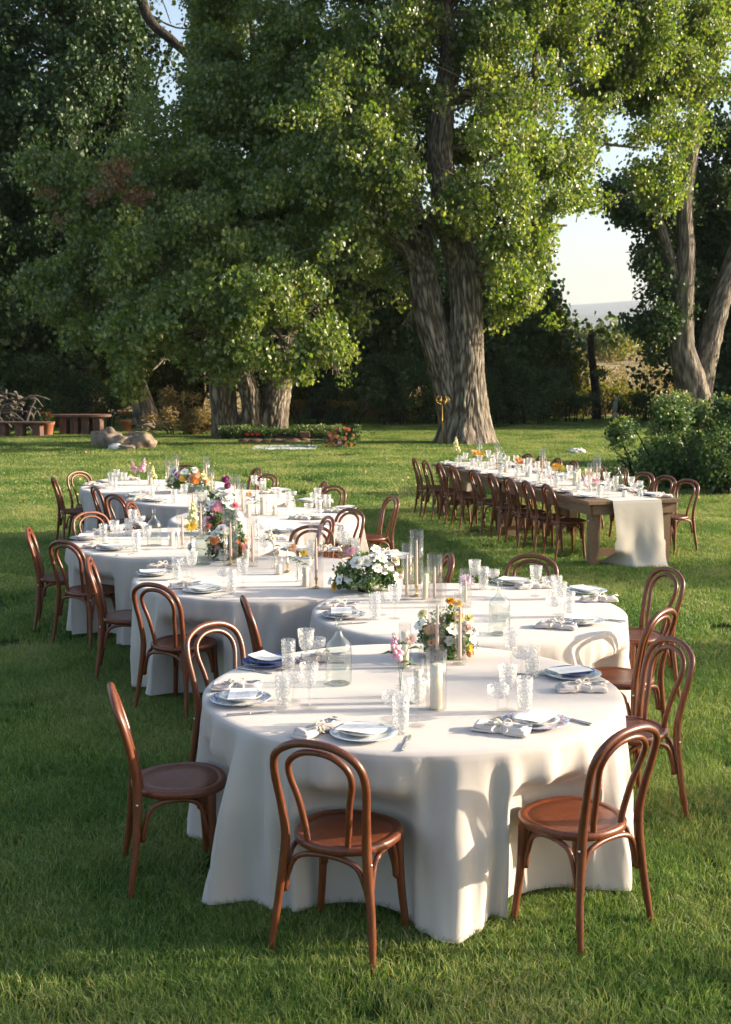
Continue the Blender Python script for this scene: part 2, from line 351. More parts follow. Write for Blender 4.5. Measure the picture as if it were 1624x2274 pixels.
# a template: (name, root mesh or None, [(part name, mesh, loc, rot, [sub-parts])])
def place(t, loc, rz=0, label=None, cat=None, group=None, scale=1, rot=None):
    r = obj(t[0], t[1], None, loc, rot if rot else (0, 0, rz), scale); tag(r, label, cat, group)
    def kids(parent, lst):
        for k in lst:
            o = obj(k[0], k[1], parent, k[2] if len(k) > 2 else (0, 0, 0), k[3] if len(k) > 3 else (0, 0, 0))
            if len(k) > 4: kids(o, k[4])
    kids(r, t[2]); return r

# scattering: one object whose own loose points carry its own sample geometry
def scatter_tree():
    g = bpy.data.node_groups.new('scatter', 'GeometryNodeTree')
    g.interface.new_socket('Geometry', in_out='INPUT', socket_type='NodeSocketGeometry')
    g.interface.new_socket('Geometry', in_out='OUTPUT', socket_type='NodeSocketGeometry')
    n = g.nodes; l = g.links
    gi = n.new('NodeGroupInput'); go = n.new('NodeGroupOutput')
    def na(nm, ty):
        a = n.new('GeometryNodeInputNamedAttribute'); a.data_type = ty; a.inputs['Name'].default_value = nm; return a.outputs['Attribute']
    sp = n.new('GeometryNodeSeparateGeometry'); sp.domain = 'POINT'
    ip = n.new('GeometryNodeInstanceOnPoints')
    l.new(gi.outputs[0], sp.inputs['Geometry']); l.new(na('is_point', 'BOOLEAN'), sp.inputs['Selection'])
    l.new(sp.outputs['Selection'], ip.inputs['Points']); l.new(sp.outputs['Inverted'], ip.inputs['Instance'])
    l.new(na('turn', 'FLOAT_VECTOR'), ip.inputs['Rotation']); l.new(na('size', 'FLOAT'), ip.inputs['Scale'])
    l.new(ip.outputs[0], go.inputs[0]); return g
SC = scatter_tree()
def scatter(name, proto, pts, turns, sizes, material, parent=None):
    pv, pf, tone = proto; npv = len(pv); k = len(pts)
    me = bpy.data.meshes.new(name)
    V = np.vstack([np.array(pv, float), np.array(pts, float)])
    me.from_pydata(V.tolist(), [], pf); me.materials.append(M[material])
    a = me.attributes.new('is_point', 'BOOLEAN', 'POINT'); a.data.foreach_set('value', np.r_[np.zeros(npv, bool), np.ones(k, bool)])
    a = me.attributes.new('turn', 'FLOAT_VECTOR', 'POINT'); a.data.foreach_set('vector', np.vstack([np.zeros((npv, 3)), np.array(turns, float)]).ravel())
    a = me.attributes.new('size', 'FLOAT', 'POINT'); a.data.foreach_set('value', np.r_[np.ones(npv), np.array(sizes, float)])
    a = me.attributes.new('tone', 'FLOAT', 'POINT'); a.data.foreach_set('value', np.r_[np.array(tone, float), np.zeros(k)])
    o = obj(name, me, parent); md = o.modifiers.new('scatter', 'NODES'); md.node_group = SC
    return o

# ------------------------------------------------------------------ ground, field, hills
def terrain(x, y):
    z = 0.0
    if y > 46: z += 0.00053 * max(0, y - 56) ** 2 if y < 150 else 0.00053 * 94 ** 2 + (y - 150) * 0.012
    z += max(0, x - 6) * 0.012 * min(1, max(0, y - 24) / 20)
    return z
mb = MB()
xs = [-3000, -800, -250, -90, -50, -34, -26, -20, -15, -11, -8, -5, -2, 1, 4, 7, 10, 13, 17, 22, 28, 36, 52, 90, 250, 800, 3000]
ys = [-40, -10, 0, 3, 6, 10, 15, 20, 25, 30, 35, 40, 44, 48, 52, 56]
mb.grid(lambda i, j: (xs[i], ys[j], terrain(xs[i], ys[j])), len(xs), len(ys))
tag(obj('lawn', mb.mesh('lawn', 'lawn_turf')), kind='structure')
mb = MB(); ys2 = [56, 60, 66, 74, 84, 96, 110, 130, 150, 220, 500, 1500, 5000, 9000]
mb.grid(lambda i, j: (xs[i] * (1 if ys2[j] < 500 else 2.5), ys2[j], terrain(xs[i], ys2[j])), len(xs), len(ys2))
tag(obj('field', mb.mesh('field', 'field_soil')), kind='structure')
def hill(y0, h, seed, x0, x1):
    mb = MB()
    def fn(i, j):
        x = x0 + (x1 - x0) * i / 60; t = j / 6
        hh = h * (1 + 0.22 * noise.noise(Vector((x / 900 + seed, seed, 0))) + .04 * noise.noise(Vector((x / 160, seed, 0))))
        return (x, y0 + (j - 3) * 220, 60 + (hh - 60) * math.sin(PI * min(1, t * 1.0)) if 0 < j < 6 else 20)
    mb.grid(fn, 61, 7); return mb.mesh('hill', 'hill')
tag(obj('hills', hill(4600, 205, 3.1, -2500, 5200)), kind='structure')
tag(obj('hills', hill(6500, 320, 8.4, -3500, 7000)), kind='structure')

# ------------------------------------------------------------------ grass
def blades(size, n, w, h, seed, lean=0.5):
    r = random.Random(seed); v = []; f = []; tone = []
    for i in range(n):
        x, y = r.uniform(-size / 2, size / 2), r.uniform(-size / 2, size / 2)
        a = r.uniform(0, 2 * PI); hh = h * r.uniform(0.5, 1.25); ww = w * r.uniform(0.7, 1.2); b = r.uniform(0, 2 * PI); ln = hh * r.uniform(0.1, lean * 1.6)
        dx, dy = math.cos(a) * ww / 2, math.sin(a) * ww / 2; lx, ly = math.cos(b) * ln, math.sin(b) * ln; o = len(v)
        v += [(x - dx, y - dy, -0.004), (x + dx, y + dy, -0.004), (x + lx * .35 + dx * .8, y + ly * .35 + dy * .8, hh * .55), (x + lx * .35 - dx * .8, y + ly * .35 - dy * .8, hh * .55), (x + lx, y + ly, hh * (1 - .25 * ln / hh))]
        f += [(o, o + 1, o + 2, o + 3), (o + 3, o + 2, o + 4)]; t = r.random(); tone += [t] * 5
    return v, f, tone
def lawn_band(y0, y1, step, proto, sc0=1, margin=1.0):
    r = random.Random(int(y0 * 10)); pts = []; tu = []; sz = []; y = y0
    while y < y1:
        hw = y * 0.305 + margin; x = -hw
        while x < hw:
            px, py = x + r.uniform(-.5, .5) * step, y + r.uniform(-.5, .5) * step
            pts.append((px, py, terrain(px, py))); tu.append((0, 0, r.uniform(0, 2 * PI))); sz.append(sc0 * r.uniform(.85, 1.2)); x += step
        y += step
    return pts, tu, sz
p = lawn_band(3.2, 9.5, .34, None); tag(scatter('grass', blades(.5, 3200, .0040, .060, 1, .7), *p, 'grass_blade'), 'short green lawn grass under the nearest tables and chairs', 'grass', kind='stuff')
p = lawn_band(9.5, 21, .62, None); tag(scatter('grass', blades(.9, 3600, .0075, .055, 2, .9), *p, 'grass_blade'), 'short green lawn grass around the far tables', 'grass', kind='stuff')
p = lawn_band(21, 55, 1.5, None, margin=4); tag(scatter('grass', blades(2.2, 5200, .02, .06, 3, .9), *p, 'grass_blade'), 'sunlit lawn grass stretching to the trees', 'grass', kind='stuff')

# ------------------------------------------------------------------ chairs
def chair_template():
    def side(s): return [(s * .220, -.238, 0), (s * .200, -.208, .2), (s * .172, -.190, .45), (s * .178, -.208, .60), (s * .190, -.240, .74), (s * .168, -.268, .825)]
    path = side(-1) + [(-.092, -.281, .872), (0, -.285, .884), (.092, -.281, .872)] + side(1)[::-1]
    sp = spline(path, 64)
    rad = [.0158 + .004 * math.exp(-((p[2] - .42) / .14) ** 2) - (.003 if p[2] < .1 else 0) for p in sp]
    hoop = MB().tube(sp, rad, 10).mesh('back_hoop', 'mahogany')
    def s2(s): return [(s * .082, -.170, .445), (s * .092, -.180, .53), (s * .108, -.205, .64), (s * .130, -.232, .735), (s * .119, -.254, .795)]
    path = s2(-1) + [(-.068, -.267, .836), (0, -.271, .848), (.068, -.267, .836)] + s2(1)[::-1]
    inner = MB().tube(spline(path, 48), .0130, 10).mesh('inner_hoop', 'mahogany')
    def leg(s):
        q = spline([(s * .158, .118, .45), (s * .166, .122, .36), (s * .176, .128, .2), (s * .196, .142, 0)], 12)
        return MB().tube(q, [.021, .024, .023, .021, .019, .0185, .018, .017, .0165, .016, .0155, .015], 10).mesh('leg', 'mahogany')
    def ring(rx, ry, z, n=44):
        out = []
        for i in range(n):
            a = 2 * PI * i / n; c, s = math.cos(a), math.sin(a)
            e = 2.25; rr = (abs(c) ** e + abs(s) ** e) ** (-1 / e); x = rx * c * rr; y = ry * s * rr
            x *= 1 + .07 * y / ry
            out.append((x, y, z))
        return out
    prof = [(0, 0, .458), (.55, .55, .459), (.80, .80, .4625), (.825, .825, .4595), (.85, .85, .4650), (.965, .965, .4665), (1, 1, .459), (1.0, 1.0, .440), (.96, .96, .432), (0, 0, .432)]
    mb = MB(); rings = [ring(.207 * max(a, 1e-3), .208 * max(b, 1e-3), z) for a, b, z in prof]
    mb.grid(lambda i, j: rings[j][i], 44, len(prof), True)
    seat = mb.mesh('seat', 'mahogany')
    def arch(a, b, drop=.30, top=.424):
        a, b = Vector(a), Vector(b); m = (a + b) / 2
        q = spline([(a.x, a.y, drop - .045), (a.x * .93 + m.x * .07, a.y * .93 + m.y * .07, drop + .02), (a.x * .68 + m.x * .32, a.y * .68 + m.y * .32, top - .022), (m.x, m.y, top),
                    (b.x * .68 + m.x * .32, b.y * .68 + m.y * .32, top - .022), (b.x * .93 + m.x * .07, b.y * .93 + m.y * .07, drop + .02), (b.x, b.y, drop - .045)], 26)
        return MB().tube(q, .0115, 8).mesh('brace', 'mahogany')
    braces = [arch((-.178, -.186, 0), (.178, -.186, 0)), arch((-.156, .114, 0), (.156, .114, 0)), arch((-.180, -.172, 0), (-.163, .106, 0)), arch((.180, -.172, 0), (.163, .106, 0))]
    bolt = MB().lathe([(.0055, 0), (.0055, .004), (.003, .006)], 8).mesh('bolt', 'bolt_steel')
    return ('bentwood_chair', None, [('back_hoop', hoop), ('inner_hoop', inner), ('seat', seat), ('leg', leg(-1)), ('leg', leg(1))] + [('brace', b) for b in braces] +
            [('bolt', bolt, (-.190, -.194, .42), (0, -PI / 2, 0)), ('bolt', bolt, (.190, -.194, .42), (0, PI / 2, 0))])
CHAIR = chair_template()
NT = ['nearest', 'second nearest', 'third nearest', 'fourth nearest', 'fifth nearest', 'sixth nearest', 'farthest']
# (x, y, facing in degrees, is-feet? , label)
tk = lambda i: f'{NT[i]} round table'
CH = [(-.17, 4.40, 65, 'f', 'bentwood chair in front of the nearest round table, its back to us'),
      (.99, 4.58, 130, 'f', 'bentwood chair at the front right of the nearest round table, wholly in view'),
      (-1.05, 5.16, 14, 'f', 'bentwood chair left of the nearest round table, seat half under the cloth'),
      (-.84, 6.48, -42, 't', 'chair with a glowing hoop behind the left edge of the nearest round table'),
      (-.73, 7.21, 12, 't', 'chair seen edge-on between the nearest and third nearest round tables'),
      (-1.33, 7.72, 58, 'f', 'bentwood chair in front of the third nearest round table, back to us'),
      (-1.96, 8.76, 8, 'f', 'chair at the left edge of the third nearest round table, seen side-on'),
      (-2.37, 9.66, 56, 'f', 'chair with back to us at the fourth nearest round table'),
      (-2.86, 10.45, 10, 'f', 'leftmost chair in the picture, standing free of the fourth nearest round table'),
      (-2.64, 11.60, -47, 't', 'chair facing us over the left place of the fourth nearest round table'),
      (-2.74, 13.23, 47, 't', 'chair before the sixth nearest round table, just above the fourth table'),
      (-3.15, 14.15, 28, 't', 'narrow hoop of a chair before the skirt of the farthest round table'),
      (-2.42, 12.46, -5, 't', 'edge-on chair left of the fifth nearest round table'),
      (-3.88, 15.35, 24, 'f', 'chair standing left of the farthest round table, side to us'),
      (-3.82, 16.20, -40, 't', 'chair turned towards us at the far left of the farthest round table'),
      (1.57, 6.08, 200, 't', 'brightly lit chair right of the nearest round table, legs in the grass'),
      (1.70, 6.83, 142, 't', 'lit chair with empty seat between the two nearest round tables, right side'),
      (2.08, 8.27, 203, 't', 'chair at the right end of the second nearest round table'),
      (1.23, 8.88, 246, 't', 'chair facing us behind the second nearest round table'),
      (.63, 8.95, 186, 't', 'edge-on chair right of the third nearest round table behind tall glass cylinders'),
      (.30, 13.1, 203, 't', 'side-on chair on the open lawn right of the fifth nearest round table'),
      (-.13, 11.86, 225, 't', 'chair right of the fourth nearest table, before the lit skirt of the fifth'),
      (-.33, 11.21, 200, 't', 'narrow hoop overlapped by the wide hoop behind the third nearest table'),
      (-.46, 10.56, 262, 't', 'wide hoop facing us behind the third nearest round table'),
      (-.36, 14.2, 232, 't', 'chair facing us behind the fifth nearest round table'),
      (-.49, 14.71, 195, 't', 'thin edge-on chair right of the sixth nearest round table'),
      (-1.25, 15.78, 228, 't', 'chair facing us behind the sixth nearest round table'),
      (-1.48, 16.72, 205, 't', 'thin edge-on chair right of the farthest round table'),
      (-2.54, 17.26, -88, 't', 'chair behind the farthest round table, mostly hidden by flowers')]
SEATS = []
for x, y, a, k, lab in CH:
    a = math.radians(a); d = .236 if k == 'f' else .285
    cx, cy_ = x + d * math.cos(a), y + d * math.sin(a)
    SEATS.append((cx, cy_))
    place(CHAIR, (cx, cy_, 0), a - PI / 2, lab, 'chair', 'bentwood chairs around the round tables')
AX = Vector((-.2531, .9674, 0)); AP = Vector((.9674, .2531, 0))       # long farm table: along, across
FT0 = Vector((2.49, 13.58, 0))
ordn = ['nearest', 'second', 'third', 'fourth', 'fifth', 'sixth', 'seventh', 'eighth', 'farthest']
left = [(2.10, 14.35), (1.92, 14.83), (1.76, 15.27), (1.60, 15.84), (1.41, 16.39), (1.19, 17.10), (1.03, 17.58), (.85, 18.09), (.71, 18.52)]
right = [(3.99, 15.03), (3.86, 15.58), (3.70, 16.08), (3.54, 16.69), (3.31, 17.14), (3.10, 18.05), (2.95, 18.60), (2.77, 19.07), (2.62, 19.55)]
for i, (x, y) in enumerate(left):
    a = math.atan2(AP.y, AP.x) + R.uniform(-.08, .08) - .03
    place(CHAIR, (x + .31 * math.cos(a), y + .31 * math.sin(a), 0), a - PI / 2, f'{ordn[i]} chair along the left side of the long wooden table', 'chair', 'bentwood chairs along the wooden tables')
for i, (x, y) in enumerate(right):
    a = math.atan2(AP.y, AP.x) + PI + R.uniform(-.1, .1) - (.35 if i < 3 else 0) * -1
    place(CHAIR, (x + .30 * math.cos(a), y + .30 * math.sin(a), terrain(x, y)), a - PI / 2, f'{ordn[i]} chair along the right side of the long wooden table', 'chair', 'bentwood chairs along the wooden tables')

# ------------------------------------------------------------------ round tables under cloths
TR = .9725
TAB = [(0.218, 5.604), (0.643, 7.537), (-0.711, 8.827), (-1.599, 10.568), (-1.004, 12.319), (-1.811, 14.228), (-2.665, 15.624)]
TZ = [.760, .754, .748, .756, .750, .757, .751]
def skirt(ti):
    cx, cy_ = TAB[ti]; r = random.Random(50 + ti); seg = 300
    folds = []; a = r.uniform(0, .3)
    while a < 2 * PI:
        folds.append((a, r.uniform(.035, .075), r.uniform(.03, .10))); a += r.uniform(.16, .36)
    if ti == 0:
        folds = [(f[0], f[1], f[2] * (.75 if -2.6 < f[0] - 2 * PI < -1.8 else 1)) for f in folds if not (4.30 < f[0] < 5.9)]
        folds = [f for f in folds if not 3.4 < f[0] < 4.3] + [(3.82, .075, .20), (3.62, .06, .11), (3.42, .05, .06), (4.02, .05, .09), (4.2, .045, .04)]
        folds += [(4.36, .05, .03), (4.58, .08, .045), (4.83, .085, .15), (5.0, .045, .04), (5.14, .04, .10), (5.30, .05, .08), (5.46, .04, .11), (5.56, .035, .07), (5.70, .05, .13), (5.88, .035, .07)]
    near = [(TAB[j][0] - cx, TAB[j][1] - cy_) for j in range(7) if j != ti and math.hypot(TAB[j][0] - cx, TAB[j][1] - cy_) < 2.3]
    seats = [(a_ - cx, b_ - cy_) for a_, b_ in SEATS if math.hypot(a_ - cx, b_ - cy_) < 1.35]
    rows = []
    zt = TZ[ti]
    for rr, z in [(.002, 0), (.35, 0), (.7, 0), (.9, 0), (.955, -.0005), (.985, -.003), (.998, -.009)]: rows.append((0, rr * TR, z))
    ns = 26
    for k in range(ns + 1): rows.append((max(.001, k / ns), TR, 0))
    
    ph = r.uniform(0, 9)
    def fn(i, j):
        th = 2 * PI * i / seg; s, rr, z = rows[j]; ct, st = math.cos(th), math.sin(th)
        if s == 0: 
            wz = .0012 * noise.noise(Vector((ct * rr * 5 + ph, st * rr * 5, ti)))
            return (ct * rr, st * rr, z + wz + zt)
        t = min(1, s); fl = 0
        for (fa, fw, am) in folds:
            sway = .07 * (1 - t) * math.sin(fa * 7)
            d = (th - fa - sway + PI) % (2 * PI) - PI; w = fw * (.75 + .5 * t)
            fl += am * math.exp(-(d / w) ** 2) * (t ** .95)
            fl -= .38 * am * math.exp(-((abs(d) - 2.0 * w) / w) ** 2) * (t ** .8)
        nz = noise.noise(Vector((ct * 2.2 + ph, st * 2.2, t * 1.6))) * .022 * t + noise.noise(Vector((ct * 7 + ph, st * 7, t * 4 + ti))) * .007 * min(1, t * 3)
        g1 = noise.noise(Vector((ct * 3.1 + ph, st * 3.1, t * .35))); g2 = noise.noise(Vector((ct * 6.5 + ph, st * 6.5 + 4, t * .6)))
        fl += (.050 * max(0, 1 - abs(g1) * 5) + .026 * max(0, 1 - abs(g2) * 4.5) - .012) * t ** .55
        fl += .012 * (1 - abs(noise.noise(Vector((ct * 11 + ph, st * 11, t * .9)))) * 4) * t ** .6
        rad = TR + .003 + .012 * t ** .9 + fl * .95 + nz
        zz = zt - .012 - (zt - .012 - .040) * t
        wz = max(0, min(1, (.62 - zz) / .14)); wz = wz * wz * (3 - 2 * wz)
        if wz > 0:
            for sx, sy in seats:
                along = sx * ct + sy * st; perp = abs(-sx * st + sy * ct)
                if along > 0 and perp < .27: rad += wz * (min(rad, along - math.sqrt(.27 ** 2 - perp ** 2)) - rad)
        if s > 1: rad += (s - 1) * (.4 + .5 * noise.noise(Vector((ct * 3, st * 3, 7 + ti)))); zz = .042 + .02 * max(0, noise.noise(Vector((ct * 9, st * 9, 3))))
        elif t > .86: zz += .05 * max(0, noise.noise(Vector((ct * 3.3, st * 3.3, 11 + ti)))) * (t - .86) / .14
        x, y = ct * rad, st * rad
        for nx, ny in near:
            d = math.hypot(nx, ny); ux, uy = nx / d, ny / d; q = x * ux + y * uy; lim = d / 2 - .008
            if q > lim: x -= (q - lim) * ux * min(1, t * 3); y -= (q - lim) * uy * min(1, t * 3)
        return (x, y, zz)
    mb = MB(); mb.grid(fn, seg, len(rows), True); return mb.mesh('tablecloth', 'ivory_linen')
board = MB().lathe([(.93, -.03), (.94, -.028), (.94, -.006), (.93, -.004)], 48).mesh('tabletop', 'weathered_wood')
pleg = MB().tube([(0, 0, 0), (0, 0, .70)], .02, 8).mesh('leg', 'iron')
desc = ['at the very front of the lawn', 'just right of and behind the front one', 'left of the middle, behind the front one', 'with a bottle at its left, near the leftmost chairs',
        'with its lit right skirt beside the lone side-on chair', 'mostly hidden by the taller flowers', 'at the back left end of the winding row']
for i, (x, y) in enumerate(TAB):
    t = obj('round_table', None, None, (x, y, 0)); tag(t, f'round table under floor-length ivory cloth, {desc[i]}', 'table', 'round tables in a winding row')
    obj('tablecloth', skirt(i), t)
    obj('tabletop', board, t, (0, 0, TZ[i]))

# ------------------------------------------------------------------ tableware templates
def glass_tpl(name, outer, foot=None, waterprof=None, seg=20, m='cut_glass'):
    kids = []
    if foot: kids.append(('stem', MB().lathe(foot, 16, cap1=False).mesh('stem', 'clear_glass')))
    if waterprof: kids.append(('water', MB().lathe(waterprof, 18).mesh('water', 'water')))
    return (name, MB().lathe(outer, seg, cap1=False).mesh(name, m), kids)
TUM = glass_tpl('tumbler', [(.0, .012), (.027, .012), (.029, .0), (.031, .0), (.0325, .02), (.0345, .08), (.036, .125), (.0365, .153), (.0352, .1545), (.0340, .153), (.033, .12), (.030, .03), (.0, .02)][1:], None, [(.028, .022), (.0315, .09), (.0318, .092)])
TUM2 = glass_tpl('tumbler', [(.026, .012), (.028, 0), (.031, 0), (.033, .02), (.037, .07), (.040, .095), (.0388, .0965), (.0375, .095), (.035, .07), (.03, .02)])
GOB = glass_tpl('goblet', [(.006, .088), (.012, .092), (.026, .102), (.034, .118), (.0385, .15), (.0425, .195), (.0438, .2), (.0425, .201), (.041, .196), (.037, .15), (.032, .12), (.022, .107), (.006, .098)],
                [(.0365, 0), (.037, .002), (.02, .006), (.007, .012), (.0055, .03), (.009, .045), (.0055, .055), (.006, .075), (.009, .085), (.008, .09)])
COU = glass_tpl('coupe_glass', [(.006, .078), (.02, .082), (.04, .092), (.0475, .108), (.0485, .135), (.0478, .1362), (.0468, .135), (.0458, .11), (.038, .096), (.018, .087), (.006, .084)],
                [(.034, 0), (.0345, .002), (.018, .006), (.007, .012), (.0055, .03), (.008, .042), (.0055, .05), (.006, .07), (.008, .078)])
def plate(name, rad, m, h=.016):
    k = rad
    return MB().lathe([(k * .45, 0), (k * .5, .0), (k * .55, .003), (k * .72, .006), (k * .97, h), (k, h + .001), (k * .985, h + .0025), (k * .72, .0095), (k * .6, .006), (k * .3, .0048), (.0005, .0045)], 40).mesh(name, m)
CHG = {m: ('charger_plate', plate('charger_plate', .140, m), []) for m in ('blue_rim_china', 'pale_blue_china', 'blue_china', 'floral_china', 'white_china')}
SAL = {m: ('salad_plate', plate('salad_plate', .100, m, .018), []) for m in ('white_small_china', 'pale_blue_china', 'blue_china')}
def cardmesh(curl, seed):
    mb = MB()
    def fn(i, j):
        x = (i / 6 - .5) * .125; y = (j / 8 - .5) * .19
        return (x, y, .002 + curl * (abs(y) / .09) ** 2 * .014 + .004 * noise.noise(Vector((x * 14, y * 9, seed))))
    mb.grid(fn, 7, 9); o = len(mb.v); return ('menu_card', mb.mesh('menu_card', 'menu_paper'), [])
CARDS = [cardmesh(c, s) for c, s in ((.4, 1), (1, 2), (.1, 3))]
def napkin(seed):
    r = random.Random(seed); mb = MB()
    for lay in range(3):
        off = Vector((r.uniform(-.008, .008), r.uniform(-.012, .012), lay * .0085)); rot = r.uniform(-.12, .12); L = .255 - lay * .016; nu, nv = 21, 12
        def fn(i, j):
            u = i / 20 * 2 - 1; a = 2 * PI * j / nv
            w = (.052 - lay * .004) * (1 - .48 * math.exp(-(u / .22) ** 2)) * (1 + .12 * u * (1 if seed % 2 else -1)); h = .0075 + .007 * math.exp(-(u / .25) ** 2) + .002 * lay
            sq = lambda c: math.copysign(abs(c) ** .55, c)
            x = u * L / 2 + .006 * noise.noise(Vector((a, u * 2, seed))); y = w * sq(math.cos(a)) + .006 * noise.noise(Vector((u * 3, lay, seed * 2.3)))
            z = .008 + h * sq(math.sin(a)) + .004 * noise.noise(Vector((u * 4, math.cos(a) * 3, seed + lay))) + .003 * math.sin(y * 190 + u * 3) * (abs(u) ** .5)
            return (x * math.cos(rot) - y * math.sin(rot) + off.x, x * math.sin(rot) + y * math.cos(rot) + off.y, max(.001, z) + off.z)
        mb.grid(lambda j, i: fn(i, j), nv, nu, True)
        n0 = len(mb.v) - nu * nv; mb.f.append(tuple(n0 + k for k in range(nv))[::-1]); mb.f.append(tuple(n0 + (nu - 1) * nv + k for k in range(nv)))
    b = MB(); b.tube([(0, .030 * math.cos(t), .018 + .020 * math.sin(t)) for t in [2 * PI * k / 16 for k in range(17)]], .005, 6, flat=.5)
    for s in (-1, 1):
        b.tube(spline([(0, 0, .04), (s * .018, s * .012, .058), (s * .038, s * .016, .05), (s * .03, 0, .040), (0, 0, .041)], 14), .0055, 6, flat=.45)
        b.tube(spline([(0, 0, .04), (s * .02, -.02, .036), (s * .035, -.045, .026), (s * .03, -.062, .018)], 8), .0055, 6, flat=.4)
    return ('napkin', mb.mesh('napkin', 'napkin_linen'), [('bow', b.mesh('bow', 'ribbon'))])
NAPS = [napkin(s) for s in (1, 2, 3, 4)]
def cutlery():
    k = MB(); hp = spline([(-.105, .004), (-.10, .0075), (-.05, .0055), (-.01, .0045), (.0, .005)], 9)
    def flatrow(prof, zt, z0=.0): 
        vs = []; 
        for x, w in prof: vs += [(x, -w, z0), (x, w, z0), (x, w * .6, z0 + zt), (x, -w * .6, z0 + zt)]
        fs = []
        for i in range(len(prof) - 1):
            for q in range(4): fs.append((i * 4 + q, i * 4 + (q + 1) % 4, i * 4 + 4 + (q + 1) % 4, i * 4 + 4 + q))
        fs += [(3, 2, 1, 0), tuple((len(prof) - 1) * 4 + q for q in range(4))]; return vs, fs
    kh = MB().add(*flatrow([tuple(q) for q in hp], .007)); kb = MB().add(*flatrow([(.0, .004), (.01, .009), (.07, .0095), (.10, .006), (.108, .001)], .0022, .001))
    knife = ('table_knife', None, [('handle', kh.mesh('handle', 'silver')), ('blade', kb.mesh('blade', 'silver'))])
    f = MB().add(*flatrow([(-.09, .006), (-.06, .0045), (.0, .003), (.03, .006), (.05, .0115)], .003))
    for q in range(4): f.box(.071, -.0095 + q * .0063, .003, .045, .0026, .002)
    s = MB().add(*flatrow([(-.09, .0055), (-.05, .004), (.03, .003)], .003)); s.blob((.052, 0, .003), .028, .018, .004, 14, 6, 0)
    return knife, ('fork', f.mesh('fork', 'silver'), []), ('spoon', s.mesh('spoon', 'silver'), [])
KNIFE, FORK, SPOON = cutlery()
def setting(ti, where, pl, face=None, chg='blue_rim_china', sal='white_small_china', nap=None, napa=None, knife=None, tum=None, cou=None, gob=None, tname=None, z=None, cen=None, full=True, card=0):
    """pl etc. are picture points lying on the table"""
    z = TZ[ti] + .002 if z is None else z; tname = tname or tk(ti)
    g = lambda p: P(p[0], p[1], z) if isinstance(p, tuple) else p
    c = Vector((*TAB[ti], 0)) if cen is None else cen
    p = g(pl); f = (c - p); f.z = 0; f.normalize()
    if face: f = face
    r = Vector((f.y, -f.x, 0)); a = math.atan2(f.y, f.x); J = lambda: R.uniform(-.015, .015)
    at = f'at the {where} place, {tname}'
    grp = 'place settings on the tables'
    dn = {'blue_rim_china': 'white plate with blue patterned rim', 'pale_blue_china': 'pale blue patterned china plate', 'blue_china': 'deep blue china plate', 'floral_china': 'blue and orange floral plate', 'white_china': 'white china dinner plate'}[chg]
    place(CHG[chg], p, R.uniform(0, 6), f'{dn} {at}', 'plate', 'large plates')
    place(SAL[sal], p + Vector((J() * .5, J() * .5, .0092)), R.uniform(0, 6), f'small plate stacked on the large one {at}', 'plate', 'small plates on large plates')
    place(CARDS[card % 3], p + Vector((J(), J(), .0285)), a + PI / 2 + R.uniform(-.35, .35) + (PI / 2 if R.random() < .5 else 0), f'white menu card on the plates {at}', 'menu card', 'menu cards')
    n = g(nap) if nap else p - r * .215 - f * .01
    na = napa if napa is not None else a + R.uniform(-.3, .3)
    place(NAPS[R.randrange(4)], n, na, f'ivory napkin tied with a bow {at}', 'napkin', 'tied napkins', scale=.92)
    if full:
        u = Vector((math.cos(na), math.sin(na), 0)); w = Vector((-u.y, u.x, 0))
        place(FORK, n + u * .03 + w * .012 + Vector((0, 0, .034)), na, f'silver fork tucked into the napkin {at}', 'fork', 'forks on napkins')
        place(SPOON, n + u * .02 - w * .014 + Vector((0, 0, .034)), na + .1, f'silver spoon tucked into the napkin {at}', 'spoon', 'spoons on napkins')
    if knife:
        k1, k2 = g(knife[0]), g(knife[1]); kp = (k1 + k2) / 2; ka = math.atan2(k2.y - k1.y, k2.x - k1.x)
    else: kp = p + r * (.175 + J()) ; ka = a + R.uniform(-.08, .08)
    place(KNIFE, kp, ka, f'silver knife {at}', 'knife', 'table knives')
    tp = g(tum) if tum else p + f * .06 + r * (.18 + J()); cp = g(cou) if cou else p + f * (.155 + J()) + r * .13; gp = g(gob) if gob else p + f * (.15 + J()) + r * (.245 + J())
    place(TUM, tp, R.uniform(0, 6), f'cut-glass water tumbler {at}', 'tumbler', 'cut-glass tumblers')
    place(COU, cp, R.uniform(0, 6), f'shallow cut-glass coupe {at}', 'coupe glass', 'cut-glass coupes')
    place(GOB, gp, R.uniform(0, 6), f'tall cut-glass goblet {at}', 'goblet', 'cut-glass goblets')
setting(0, 'left', (534, 1557), nap=(526, 1531), napa=0.05, knife=((501, 1590), (612, 1581)), tum=(629, 1571), cou=(652, 1557), gob=(687, 1572))
setting(0, 'back left', (599, 1474), chg='blue_china', sal='blue_china', nap=(716, 1468), napa=.1, knife=((522, 1483), (612, 1498)), tum=(641, 1488), cou=(703, 1476), gob=(680, 1485), card=1)
setting(0, 'front', (808, 1633), chg='pale_blue_china', nap=(708, 1627), napa=.9, knife=((892, 1668), (912, 1632)), tum=(890, 1627), cou=(872, 1608), gob=(926, 1611), card=2)
setting(0, 'front right', (1190, 1607), chg='floral_china', nap=(1115, 1626), napa=-.35, knife=((1305, 1608), (1235, 1590)), tum=(1164.6, 1581), cou=(1106, 1591), gob=(1127, 1576))
setting(0, 'back right', (1272, 1501), chg='pale_blue_china', sal='blue_china', nap=(1293, 1533), napa=.03, knife=((1212, 1499), (1160, 1497)), tum=(1181, 1504), cou=(1158, 1500), gob=(1135, 1484), card=2)
setting(1, 'left', (763, 1369), nap=(757, 1350), napa=-.1, knife=((740, 1388), (825, 1382)), tum=(833, 1375), cou=(848, 1365), gob=(877, 1373))
